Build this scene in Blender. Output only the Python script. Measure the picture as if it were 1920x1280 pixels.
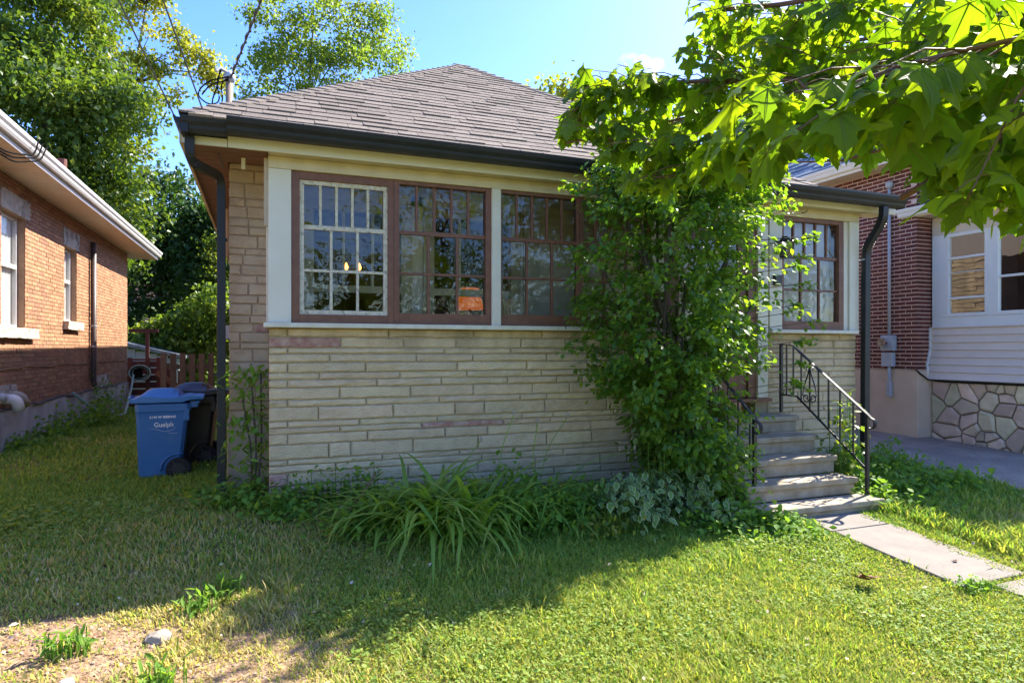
import bpy, bmesh, math, random
import numpy as np
from mathutils import Vector, Matrix

R = math.radians
rng = np.random.default_rng(7)
random.seed(11)
for o in list(bpy.data.objects):
    bpy.data.objects.remove(o)
SC = bpy.context.scene
COL = SC.collection

# ------------------------------------------------------------------ camera, sky, sun
FOC, YAW = 1220.0, math.atan(465 / 1220.0)
cam_d = bpy.data.cameras.new('camera')
cam = bpy.data.objects.new('camera', cam_d)
COL.objects.link(cam)
cam.location = (0, 0, 0)
cam.rotation_euler = (R(90), 0, -YAW)
cam_d.sensor_width = 36.0
cam_d.lens = 36.0 * FOC / 1920.0
cam_d.shift_y = 15.0 / 1920.0
cam_d.clip_start = 0.05
cam_d.clip_end = 2000
SC.camera = cam

SUN = Vector((1.0, 0.40, 1.08)).normalized()
ELEV = math.asin(SUN.z)
ROT = math.atan2(SUN.x, SUN.y)
SKY_STRENGTH, SUN_STRENGTH, EXPOSURE = 0.15, 4.2, 2.02
w = bpy.data.worlds.new('World')
SC.world = w
w.use_nodes = True
nt = w.node_tree
nt.nodes.clear()
out = nt.nodes.new('ShaderNodeOutputWorld')
bg = nt.nodes.new('ShaderNodeBackground')
sky = nt.nodes.new('ShaderNodeTexSky')
sky.sky_type = 'NISHITA'
sky.sun_disc = False
sky.sun_elevation = ELEV
sky.sun_rotation = ROT
sky.air_density = 1.0
sky.dust_density = 0.6
sky.ozone_density = 3.0
tc = nt.nodes.new('ShaderNodeTexCoord')
mp = nt.nodes.new('ShaderNodeMapping')
mp.inputs['Scale'].default_value = (1.0, 1.0, 2.6)
nz = nt.nodes.new('ShaderNodeTexNoise')
nz.inputs['Scale'].default_value = 2.7
nz.inputs['Detail'].default_value = 7
nz.inputs['Roughness'].default_value = 0.58
cr = nt.nodes.new('ShaderNodeValToRGB')
cr.color_ramp.elements[0].position = 0.66
cr.color_ramp.elements[1].position = 0.82
mx = nt.nodes.new('ShaderNodeMix')
mx.data_type = 'RGBA'
mx.inputs[7].default_value = (7.5, 7.6, 7.9, 1)
ml = nt.nodes.new('ShaderNodeMath')
ml.operation = 'MULTIPLY'
ml.inputs[1].default_value = 0.85
nt.links.new(tc.outputs['Generated'], mp.inputs['Vector'])
nt.links.new(mp.outputs['Vector'], nz.inputs['Vector'])
nt.links.new(nz.outputs['Fac'], cr.inputs['Fac'])
nt.links.new(cr.outputs['Color'], ml.inputs[0])
nt.links.new(ml.outputs[0], mx.inputs[0])
hs = nt.nodes.new('ShaderNodeHueSaturation')
hs.inputs['Hue'].default_value = 0.519
hs.inputs['Saturation'].default_value = 1.30
hs.inputs['Value'].default_value = 0.79
nt.links.new(sky.outputs['Color'], hs.inputs['Color'])
nt.links.new(hs.outputs['Color'], mx.inputs[6])
nt.links.new(mx.outputs[2], bg.inputs['Color'])
bg.inputs['Strength'].default_value = SKY_STRENGTH
nt.links.new(bg.outputs['Background'], out.inputs['Surface'])

sun_d = bpy.data.lights.new('sun', 'SUN')
sun_d.energy = SUN_STRENGTH
sun_d.angle = R(0.55)
sun_d.color = (1.0, 0.94, 0.84)
sun = bpy.data.objects.new('sun', sun_d)
COL.objects.link(sun)
sun.location = (20, 10, 25)
sun.rotation_euler = SUN.to_track_quat('Z', 'Y').to_euler()

SC.view_settings.view_transform = 'Standard'
SC.view_settings.look = 'None'
SC.view_settings.gamma = 1
SC.view_settings.use_curve_mapping = False
SC.view_settings.exposure = EXPOSURE
SC.cycles.use_denoising = True
SC.cycles.max_bounces = 8
SC.cycles.transparent_max_bounces = 24
SC.cycles.sample_clamp_indirect = 6

# ------------------------------------------------------------------ materials
MATS = {}


def N(t, kind, **kw):
    n = t.nodes.new(kind)
    for k, v in kw.items():
        n.inputs[k].default_value = v
    return n


def mat(name, c1, c2=None, scale=6, rough=0.7, bump=0.0, bscale=40, spec=0.3, rnd=0.0, hue=0.0, stretch=(1, 1, 1),
        metal=0.0, c3=None, s3=1.5, t3=(0.55, 0.75), ramp=(0.35, 0.65), detail=5, bstretch=None):
    m = bpy.data.materials.new(name)
    m.use_nodes = True
    t = m.node_tree
    b = t.nodes['Principled BSDF']
    b.inputs['Roughness'].default_value = rough
    b.inputs['Specular IOR Level'].default_value = spec
    b.inputs['Metallic'].default_value = metal
    L = t.links.new
    co = N(t, 'ShaderNodeTexCoord')
    oi = N(t, 'ShaderNodeObjectInfo')
    mu = N(t, 'ShaderNodeMath')
    mu.operation = 'MULTIPLY'
    mu.inputs[1].default_value = 61.0
    L(oi.outputs['Random'], mu.inputs[0])
    ad = N(t, 'ShaderNodeVectorMath')
    ad.operation = 'ADD'
    L(co.outputs['Object'], ad.inputs[0])
    L(mu.outputs[0], ad.inputs[1])
    mpn = N(t, 'ShaderNodeMapping')
    mpn.inputs['Scale'].default_value = stretch
    L(ad.outputs[0], mpn.inputs['Vector'])
    n1 = N(t, 'ShaderNodeTexNoise')
    n1.inputs['Scale'].default_value = scale
    n1.inputs['Detail'].default_value = detail
    L(mpn.outputs['Vector'], n1.inputs['Vector'])
    r1 = N(t, 'ShaderNodeValToRGB')
    r1.color_ramp.elements[0].position = ramp[0]
    r1.color_ramp.elements[1].position = ramp[1]
    c2 = c2 or tuple(x * 0.82 for x in c1)
    r1.color_ramp.elements[0].color = (*c1, 1)
    r1.color_ramp.elements[1].color = (*c2, 1)
    L(n1.outputs['Fac'], r1.inputs['Fac'])
    colr = r1.outputs['Color']
    if c3:
        n3 = N(t, 'ShaderNodeTexNoise')
        n3.inputs['Scale'].default_value = s3
        n3.inputs['Detail'].default_value = 8
        n3.inputs['Roughness'].default_value = 0.65
        L(mpn.outputs['Vector'], n3.inputs['Vector'])
        r3 = N(t, 'ShaderNodeValToRGB')
        r3.color_ramp.elements[0].position = t3[0]
        r3.color_ramp.elements[1].position = t3[1]
        L(n3.outputs['Fac'], r3.inputs['Fac'])
        m3 = t.nodes.new('ShaderNodeMix')
        m3.data_type = 'RGBA'
        L(r3.outputs['Color'], m3.inputs[0])
        L(colr, m3.inputs[6])
        m3.inputs[7].default_value = (*c3, 1)
        colr = m3.outputs[2]
    if rnd or hue:
        hs = N(t, 'ShaderNodeHueSaturation')
        mr = N(t, 'ShaderNodeMapRange')
        mr.inputs['To Min'].default_value = 1 - rnd
        mr.inputs['To Max'].default_value = 1 + rnd
        L(oi.outputs['Random'], mr.inputs['Value'])
        L(mr.outputs[0], hs.inputs['Value'])
        if hue:
            fr = N(t, 'ShaderNodeMath')
            fr.operation = 'MULTIPLY'
            fr.inputs[1].default_value = 13.7
            L(oi.outputs['Random'], fr.inputs[0])
            f2 = N(t, 'ShaderNodeMath')
            f2.operation = 'FRACT'
            L(fr.outputs[0], f2.inputs[0])
            mh = N(t, 'ShaderNodeMapRange')
            mh.inputs['To Min'].default_value = 0.5 - hue
            mh.inputs['To Max'].default_value = 0.5 + hue
            L(f2.outputs[0], mh.inputs['Value'])
            L(mh.outputs[0], hs.inputs['Hue'])
        L(colr, hs.inputs['Color'])
        colr = hs.outputs['Color']
    L(colr, b.inputs['Base Color'])
    if bump:
        nb = N(t, 'ShaderNodeTexNoise')
        nb.inputs['Scale'].default_value = bscale
        nb.inputs['Detail'].default_value = 6
        if bstretch:
            mb2 = N(t, 'ShaderNodeMapping')
            mb2.inputs['Scale'].default_value = bstretch
            L(ad.outputs[0], mb2.inputs['Vector'])
            L(mb2.outputs['Vector'], nb.inputs['Vector'])
        else:
            L(mpn.outputs['Vector'], nb.inputs['Vector'])
        bp = N(t, 'ShaderNodeBump')
        bp.inputs['Strength'].default_value = bump
        bp.inputs['Distance'].default_value = 0.02
        L(nb.outputs['Fac'], bp.inputs['Height'])
        L(bp.outputs['Normal'], b.inputs['Normal'])
    MATS[name] = m
    return m


def leafmat(name, cols, trans=0.45, rough=0.45, spec=0.3, tcol=None, veins=False):
    """cols: three base colours picked per leaf; part of the light passes through the blade."""
    m = bpy.data.materials.new(name)
    m.use_nodes = True
    t = m.node_tree
    L = t.links.new
    b = t.nodes['Principled BSDF']
    b.inputs['Roughness'].default_value = rough
    b.inputs['Specular IOR Level'].default_value = spec
    at = N(t, 'ShaderNodeAttribute')
    at.attribute_name = 'tint'
    oi = N(t, 'ShaderNodeObjectInfo')
    ad = N(t, 'ShaderNodeMath')
    ad.operation = 'ADD'
    L(at.outputs['Fac'], ad.inputs[0])
    L(oi.outputs['Random'], ad.inputs[1])
    fr = N(t, 'ShaderNodeMath')
    fr.operation = 'FRACT'
    L(ad.outputs[0], fr.inputs[0])
    r = N(t, 'ShaderNodeValToRGB')
    e = r.color_ramp.elements
    e[0].color = (*cols[0], 1)
    e[1].color = (*cols[-1], 1)
    for i, c in enumerate(cols[1:-1]):
        x = e.new((i + 1) / (len(cols) - 1))
        x.color = (*c, 1)
    L(fr.outputs[0], r.inputs['Fac'])
    L(r.outputs['Color'], b.inputs['Base Color'])
    tr = N(t, 'ShaderNodeBsdfTranslucent')
    g = N(t, 'ShaderNodeMix')
    g.data_type = 'RGBA'
    g.blend_type = 'MULTIPLY'
    g.inputs[0].default_value = 1
    L(r.outputs['Color'], g.inputs[6])
    g.inputs[7].default_value = (*(tcol or (2.0, 1.9, 0.8)), 1)
    L(g.outputs[2], tr.inputs['Color'])
    mx = N(t, 'ShaderNodeMixShader')
    mx.inputs[0].default_value = trans
    L(b.outputs[0], mx.inputs[1])
    L(tr.outputs[0], mx.inputs[2])
    L(mx.outputs[0], t.nodes['Material Output'].inputs['Surface'])
    MATS[name] = m
    return m


def tintmat(name, cols, trans=0.0, rough=0.7):
    """like leafmat, but the 'tint' attribute alone picks the colour (grass, merged pieces)"""
    m = leafmat(name, cols, trans, rough, 0.2, (1.5, 1.5, 0.9))
    for l in list(m.node_tree.links):
        if l.from_node.type == 'OBJECT_INFO':
            m.node_tree.links.remove(l)
    for n in m.node_tree.nodes:
        if n.type == 'MATH' and n.operation == 'ADD':
            n.inputs[1].default_value = 0
        if n.type == 'MATH' and n.operation == 'FRACT':
            n.operation = 'ADD'
            n.inputs[1].default_value = 0
    return m


def glassmat(name, refl=0.9, tint=(0.93, 0.95, 0.93), wav=0.05, wscale=9):
    m = bpy.data.materials.new(name)
    m.use_nodes = True
    t = m.node_tree
    L = t.links.new
    t.nodes.remove(t.nodes['Principled BSDF'])
    tb = N(t, 'ShaderNodeBsdfTransparent')
    tb.inputs['Color'].default_value = (*tint, 1)
    gl = N(t, 'ShaderNodeBsdfGlossy')
    gl.inputs['Roughness'].default_value = 0.015
    co = N(t, 'ShaderNodeTexCoord')
    oi = N(t, 'ShaderNodeObjectInfo')
    ad = N(t, 'ShaderNodeVectorMath')
    ad.operation = 'ADD'
    L(co.outputs['Object'], ad.inputs[0])
    L(oi.outputs['Random'], ad.inputs[1])
    nz = N(t, 'ShaderNodeTexNoise')
    nz.inputs['Scale'].default_value = wscale
    nz.inputs['Detail'].default_value = 1
    L(ad.outputs[0], nz.inputs['Vector'])
    bp = N(t, 'ShaderNodeBump')
    bp.inputs['Strength'].default_value = wav
    bp.inputs['Distance'].default_value = 0.05
    L(nz.outputs['Fac'], bp.inputs['Height'])
    L(bp.outputs['Normal'], gl.inputs['Normal'])
    fr = N(t, 'ShaderNodeFresnel')
    fr.inputs['IOR'].default_value = 1.6
    mu = N(t, 'ShaderNodeMath')
    mu.operation = 'MULTIPLY'
    mu.inputs[1].default_value = 1.8 * refl
    mu.use_clamp = True
    L(fr.outputs[0], mu.inputs[0])
    mx = N(t, 'ShaderNodeMixShader')
    L(mu.outputs[0], mx.inputs[0])
    L(tb.outputs[0], mx.inputs[1])
    L(gl.outputs[0], mx.inputs[2])
    L(mx.outputs[0], t.nodes['Material Output'].inputs['Surface'])
    MATS[name] = m
    return m


def emitmat(name, col, s):
    m = bpy.data.materials.new(name)
    m.use_nodes = True
    b = m.node_tree.nodes['Principled BSDF']
    b.inputs['Base Color'].default_value = (*col, 1)
    b.inputs['Emission Color'].default_value = (*col, 1)
    b.inputs['Emission Strength'].default_value = s
    MATS[name] = m
    return m


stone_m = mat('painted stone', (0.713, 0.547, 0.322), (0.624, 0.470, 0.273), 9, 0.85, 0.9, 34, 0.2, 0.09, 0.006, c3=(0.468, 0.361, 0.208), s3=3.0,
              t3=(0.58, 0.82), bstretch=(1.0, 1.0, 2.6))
redstone_m = mat('bare red stone', (0.368, 0.175, 0.138), (0.478, 0.331, 0.248), 14, 0.8, 0.6, 30, 0.2, 0.1)
mortar_m = mat('painted mortar', (0.432, 0.348, 0.210), (0.348, 0.283, 0.174), 20, 0.9, 0.3, 60)
brownbrick_m = mat('painted brown brick', (0.517, 0.400, 0.269), (0.451, 0.340, 0.225), 8, 0.75, 0.6, 28, 0.25, 0.06, c3=(0.364, 0.246, 0.163), s3=4,
                   t3=(0.6, 0.8), bstretch=(1, 1, 2))
brownmortar_m = mat('brown mortar', (0.374, 0.278, 0.186), None, 20, 0.9, 0.3, 60)
conc_m = mat('beige concrete', (0.461, 0.394, 0.298), (0.403, 0.336, 0.250), 4, 0.85, 0.3, 50, c3=(0.317, 0.259, 0.192), s3=2.2)
greyconc_m = mat('grey foundation', (0.510, 0.491, 0.460), (0.383, 0.368, 0.346), 3, 0.9, 0.5, 30, c3=(0.244, 0.229, 0.204), s3=1.6,
                 t3=(0.5, 0.72), stretch=(1, 1.2, 0.5))
step_m = mat('weathered step concrete', (0.367, 0.310, 0.232), (0.290, 0.228, 0.150), 7, 0.85, 0.45, 60, c3=(0.232, 0.174, 0.107), s3=3.5, t3=(0.55, 0.75))
walk_m = mat('walk concrete', (0.238, 0.206, 0.169), (0.202, 0.173, 0.144), 5, 0.9, 0.35, 90, c3=(0.158, 0.137, 0.108), s3=9, t3=(0.55, 0.8))
cream_m = mat('cream paint', (0.700, 0.652, 0.510), (0.662, 0.605, 0.454), 3, 0.5, 0.08, 60, 0.35, c3=(0.549, 0.473, 0.321), s3=5, t3=(0.68, 0.85))
creamdark_m = mat('aged cream paint', (0.632, 0.536, 0.344), (0.575, 0.479, 0.296), 4, 0.55, 0.1, 60, 0.3, c3=(0.431, 0.344, 0.192), s3=7, t3=(0.68, 0.8))
white_m = mat('white paint', (0.729, 0.719, 0.673), (0.682, 0.673, 0.627), 3, 0.5, 0.05, 60, 0.35)
peel_m = mat('flaking cream paint', (0.66, 0.60, 0.45), (0.5, 0.43, 0.30), 30, 0.65, 0.35, 70, c3=(0.22, 0.15, 0.10), s3=24, t3=(0.56, 0.66))
brownp_m = mat('brown window paint', (0.20, 0.085, 0.045), (0.16, 0.066, 0.036), 12, 0.45, 0.15, 60, 0.4, c3=(0.26, 0.16, 0.11), s3=16, t3=(0.66, 0.78))
soffbrown_m = mat('brown soffit board', (0.209, 0.110, 0.069), (0.162, 0.083, 0.053), 5, 0.6, 0.1, 40, rnd=0.08, stretch=(1, 6, 1))
black_m = mat('black gutter paint', (0.022, 0.023, 0.024), (0.017, 0.018, 0.019), 5, 0.45, 0.05, 30, 0.3)
drip_m = mat('dark red fascia', (0.09, 0.035, 0.03), None, 9, 0.5)
shingle_m = mat('brown grey asphalt shingle', (0.238, 0.196, 0.157), (0.178, 0.145, 0.117), 60, 0.92, 0.5, 160, 0.15, 0.13, 0.004, ramp=(0.3, 0.7))
blueshingle_m = mat('blue grey asphalt shingle', (0.15, 0.205, 0.27), (0.11, 0.15, 0.205), 50, 0.9, 0.4, 130, 0.15, 0.14)
brickA_m = mat('orange brick', (0.355, 0.196, 0.112), (0.310, 0.160, 0.091), 18, 0.8, 0.3, 90, 0.2, 0.22, 0.012)
brickA_mortar = mat('tan mortar', (0.344, 0.215, 0.138), (0.284, 0.172, 0.107), 12, 0.9, 0.2, 80)
brickB_m = mat('dark red brick', (0.137, 0.041, 0.032), (0.104, 0.031, 0.025), 18, 0.75, 0.3, 90, 0.25, 0.18, 0.01)
brickB_mortar = mat('pale mortar', (0.642, 0.475, 0.389), (0.559, 0.400, 0.324), 12, 0.9, 0.2, 80)
limestone_m = mat('rough limestone', (0.50, 0.44, 0.35), (0.38, 0.33, 0.26), 12, 0.9, 0.9, 22, c3=(0.12, 0.10, 0.085), s3=4, t3=(0.5, 0.66))
sill_m = mat('rough stone sill', (0.54, 0.46, 0.35), (0.43, 0.36, 0.27), 14, 0.9, 0.9, 24)
vinylsoffit_m = mat('tan soffit', (0.626, 0.529, 0.414), (0.598, 0.501, 0.386), 4, 0.5, 0.0, 30, rnd=0.03)
alu_m = mat('white aluminium', (0.638, 0.614, 0.581), (0.605, 0.581, 0.549), 5, 0.4, 0.0, 30, 0.4)
brownpipe_m = mat('brown downspout paint', (0.085, 0.06, 0.05), (0.065, 0.045, 0.038), 8, 0.45, 0.05, 30, 0.4, c3=(0.16, 0.12, 0.09), s3=6, t3=(0.6, 0.75))
curtain_m = mat('pale curtain', (0.80, 0.80, 0.80), (0.70, 0.71, 0.73), 6, 0.9, stretch=(1, 8, 0.3))
siding_m = mat('pinkish vinyl siding', (0.708, 0.599, 0.506), (0.659, 0.557, 0.468), 3, 0.55, 0.05, 60, 0.3, 0.03)
insiding_m = mat('cream clapboard', (0.86, 0.78, 0.62), (0.83, 0.74, 0.58), 5, 0.6, 0.1, 50, 0.3, 0.05)
flag_m = mat('flagstone', (0.624, 0.488, 0.336), (0.504, 0.384, 0.264), 5, 0.8, 0.5, 20, 0.25, 0.26, 0.03)
flagmortar_m = mat('dark flagstone joint', (0.16, 0.13, 0.10), None, 12, 0.9, 0.3, 60)
stucco_m = mat('beige stucco', (0.619, 0.474, 0.342), (0.558, 0.421, 0.301), 3, 0.9, 0.4, 90, c3=(0.428, 0.322, 0.229), s3=1.8, t3=(0.6, 0.8))
asph_m = mat('worn asphalt', (0.325, 0.259, 0.194), (0.211, 0.172, 0.141), 40, 0.9, 0.7, 110, 0.2, c3=(0.455, 0.359, 0.275), s3=1.3, t3=(0.45, 0.7))
blue_m = mat('blue bin plastic', (0.022, 0.115, 0.30), (0.032, 0.14, 0.335), 2.0, 0.42, 0.03, 120, 0.4, c3=(0.075, 0.17, 0.32), s3=3, t3=(0.55, 0.8))
bluelid_m = mat('blue lid plastic', (0.055, 0.19, 0.43), (0.045, 0.16, 0.38), 3, 0.35, 0.02, 80, 0.45)
blackbin_m = mat('black bin plastic', (0.012, 0.012, 0.013), (0.02, 0.02, 0.021), 4, 0.4, 0.03, 100, 0.45)
greylid_m = mat('dark grey lid plastic', (0.05, 0.048, 0.055), (0.036, 0.035, 0.04), 4, 0.35, 0.02, 90, 0.45)
rubber_m = mat('rubber', (0.015, 0.015, 0.015), None, 8, 0.7)
print_m = mat('white print', (0.78, 0.80, 0.82), None, 8, 0.6)
iron_m = mat('black iron', (0.018, 0.018, 0.02), (0.03, 0.026, 0.024), 14, 0.38, 0.1, 90, 0.5)
ironworn_m = mat('worn rail paint', (0.022, 0.021, 0.021), (0.22, 0.17, 0.13), 7, 0.6, 0.1, 90, 0.25, ramp=(0.58, 0.64))
galv_m = mat('galvanised grey', (0.42, 0.44, 0.47), (0.35, 0.37, 0.40), 8, 0.5, 0.03, 60, 0.4)
greenglass_m = mat('dark cable', (0.012, 0.012, 0.012), None, 8, 0.9, 0, 40, 0.05)
greycable_m = mat('grey cable', (0.10, 0.10, 0.10), (0.07, 0.07, 0.07), 8, 0.7)
picket_m = mat('weathered brown picket', (0.170, 0.118, 0.075), (0.120, 0.078, 0.050), 9, 0.85, 0.4, 30, 0.2, 0.14, stretch=(8, 8, 0.8))
redwood_m = mat('red stained deck board', (0.170, 0.061, 0.044), (0.128, 0.044, 0.033), 8, 0.7, 0.2, 40, rnd=0.1)
shed_m = mat('pale blue shed metal', (0.40, 0.47, 0.49), (0.36, 0.43, 0.45), 4, 0.5)
shedroof_m = mat('grey shed roof', (0.26, 0.29, 0.30), None, 4, 0.5)
mast_m = mat('weathered mast', (0.36, 0.27, 0.2), (0.28, 0.21, 0.15), 10, 0.7, stretch=(4, 4, 0.6))
bark_m = mat('bark', (0.13, 0.105, 0.08), (0.075, 0.06, 0.045), 14, 0.9, 0.8, 25, 0.15, stretch=(3, 3, 0.7))
twig_m = mat('reddish twig', (0.20, 0.10, 0.055), (0.15, 0.075, 0.04), 20, 0.7, 0.2, 60)
deadleaf_m = mat('dry brown leaf', (0.20, 0.085, 0.045), (0.12, 0.055, 0.03), 18, 0.8)
hose_m = mat('pale green hose', (0.33, 0.45, 0.36), (0.27, 0.38, 0.30), 8, 0.5)
pinkhouse_m = mat('pinkish far brick', (0.48, 0.25, 0.21), (0.42, 0.2, 0.17), 10, 0.85)
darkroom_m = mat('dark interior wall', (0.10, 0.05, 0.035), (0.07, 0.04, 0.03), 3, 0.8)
porchfloor_m = mat('grey porch floor', (0.62, 0.56, 0.46), None, 5, 0.6)
rock_m = mat('pale rock', (0.350, 0.301, 0.238), (0.280, 0.238, 0.189), 9, 0.9, 0.6, 20)
glass_m = glassmat('old window glass', 0.85, (0.98, 0.98, 0.97), wav=0.07, wscale=9)
glass2_m = glassmat('window glass', 1.3, (0.8, 0.83, 0.83), 0.02, 5)
glass3_m = glassmat('curtained window glass', 0.35, (0.97, 0.98, 0.97), 0.02, 5)
bulb_m = emitmat('lit bulb', (1.0, 0.42, 0.08), 1.6)
lampshade_m = emitmat('lit amber shade', (0.75, 0.17, 0.03), 0.11)

grass_m = tintmat('grass blades', [(0.56, 0.43, 0.22), (0.46, 0.42, 0.12), (0.41, 0.42, 0.075), (0.25, 0.36, 0.05), (0.14, 0.27, 0.045)], 0.35)
clover_m = leafmat('broad lawn weeds', [(0.20, 0.29, 0.05), (0.14, 0.24, 0.04), (0.27, 0.33, 0.06), (0.21, 0.28, 0.08)], 0.35, 0.65, 0.2)
weed_m = leafmat('weed leaves', [(0.149, 0.282, 0.039), (0.103, 0.218, 0.034), (0.218, 0.322, 0.048)], 0.4, 0.6, 0.15)
lily_m = leafmat('daylily blades', [(0.179, 0.314, 0.043), (0.235, 0.358, 0.050), (0.134, 0.258, 0.036), (0.325, 0.370, 0.078)], 0.4, 0.4)
bush_m = leafmat('shrub leaves', [(0.095, 0.195, 0.032), (0.07, 0.155, 0.028), (0.155, 0.245, 0.034), (0.085, 0.175, 0.03)], 0.5, 0.38, 0.4, (3.0, 2.6, 0.6))
maple_m = leafmat('maple leaves', [(0.085, 0.155, 0.014), (0.06, 0.125, 0.014), (0.12, 0.185, 0.014), (0.05, 0.11, 0.02)], 0.66, 0.45, 0.3, (3.5, 3.0, 0.5))
vein_m = leafmat('maple leaf veins', [(0.16, 0.21, 0.04), (0.20, 0.24, 0.05)], 0.4)
vargreen_m = leafmat('grey green leaf centres', [(0.15, 0.25, 0.06), (0.12, 0.21, 0.05)], 0.3)
varwhite_m = leafmat('cream leaf margins', [(0.40, 0.46, 0.22), (0.31, 0.38, 0.17)], 0.3, tcol=(1.1, 1.1, 0.9))
tree1_m = leafmat('broad tree leaves', [(0.085, 0.15, 0.028), (0.05, 0.105, 0.024), (0.14, 0.19, 0.034), (0.07, 0.125, 0.026)], 0.45, tcol=(2.2, 1.9, 0.6))
tree2_m = leafmat('yellowing leaves', [(0.17, 0.22, 0.03), (0.25, 0.25, 0.04), (0.11, 0.18, 0.03)], 0.48)
tree3_m = leafmat('locust leaves', [(0.12, 0.20, 0.035), (0.21, 0.25, 0.04), (0.085, 0.16, 0.03)], 0.5)
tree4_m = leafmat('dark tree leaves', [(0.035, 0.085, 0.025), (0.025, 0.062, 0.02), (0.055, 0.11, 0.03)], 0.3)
tree5_m = leafmat('bright shrub leaves', [(0.14, 0.20, 0.03), (0.10, 0.17, 0.03), (0.20, 0.22, 0.04)], 0.45)

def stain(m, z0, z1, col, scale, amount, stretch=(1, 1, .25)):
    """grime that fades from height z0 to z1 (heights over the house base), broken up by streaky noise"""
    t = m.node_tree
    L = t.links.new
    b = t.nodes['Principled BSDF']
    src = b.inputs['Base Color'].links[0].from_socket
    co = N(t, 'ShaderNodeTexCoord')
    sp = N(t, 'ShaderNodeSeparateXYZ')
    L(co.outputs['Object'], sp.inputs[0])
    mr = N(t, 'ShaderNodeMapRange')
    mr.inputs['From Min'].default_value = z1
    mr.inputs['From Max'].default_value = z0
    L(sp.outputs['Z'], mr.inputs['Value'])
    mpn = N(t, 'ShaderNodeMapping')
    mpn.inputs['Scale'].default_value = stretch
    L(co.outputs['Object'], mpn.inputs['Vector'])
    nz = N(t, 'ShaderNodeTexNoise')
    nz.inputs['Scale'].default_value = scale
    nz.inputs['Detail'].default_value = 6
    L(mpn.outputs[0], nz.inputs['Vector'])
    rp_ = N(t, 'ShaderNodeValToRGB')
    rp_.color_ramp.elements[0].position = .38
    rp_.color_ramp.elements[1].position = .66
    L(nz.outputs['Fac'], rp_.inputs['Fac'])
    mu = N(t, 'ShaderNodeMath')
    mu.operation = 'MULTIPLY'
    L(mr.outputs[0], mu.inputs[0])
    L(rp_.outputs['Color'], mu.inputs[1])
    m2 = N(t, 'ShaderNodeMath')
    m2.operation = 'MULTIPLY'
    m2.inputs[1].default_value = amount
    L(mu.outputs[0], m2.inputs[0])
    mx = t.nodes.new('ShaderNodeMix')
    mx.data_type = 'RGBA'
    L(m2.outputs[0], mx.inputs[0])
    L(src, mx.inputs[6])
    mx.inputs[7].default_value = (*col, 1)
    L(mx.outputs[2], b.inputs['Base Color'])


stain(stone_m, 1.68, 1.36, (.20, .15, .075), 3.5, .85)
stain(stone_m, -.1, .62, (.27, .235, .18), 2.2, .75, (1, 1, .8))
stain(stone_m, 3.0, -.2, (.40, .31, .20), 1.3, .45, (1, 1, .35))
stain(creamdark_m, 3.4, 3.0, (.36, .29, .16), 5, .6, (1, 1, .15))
stain(cream_m, 1.62, 1.85, (.45, .37, .22), 9, .5, (1, 1, .3))

# ------------------------------------------------------------------ object helpers
WO = {}


def tag(o, label=None, cat=None, group=None, kind=None):
    if label:
        o['label'] = label
    if cat:
        o['category'] = cat
    if group:
        o['group'] = group
    if kind:
        o['kind'] = kind
    return o


def thing(name, label, cat, loc=(0, 0, 0), rz=0.0, group=None):
    o = bpy.data.objects.new(name, None)
    o.empty_display_size = 0.2
    COL.objects.link(o)
    o.location = loc
    o.rotation_euler = (0, 0, rz)
    WO[o.name] = Vector(loc)
    return tag(o, label, cat, group)


def link(name, me, parent=None, loc=(0, 0, 0), rot=None, scale=None):
    o = bpy.data.objects.new(name, me)
    COL.objects.link(o)
    o.location = loc
    if rot is not None:
        o.rotation_euler = rot
    if scale is not None:
        o.scale = scale
    if parent:
        o.parent = parent
        WO[o.name] = WO.get(parent.name, Vector())
    else:
        WO[o.name] = Vector(loc)
    return o


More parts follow.
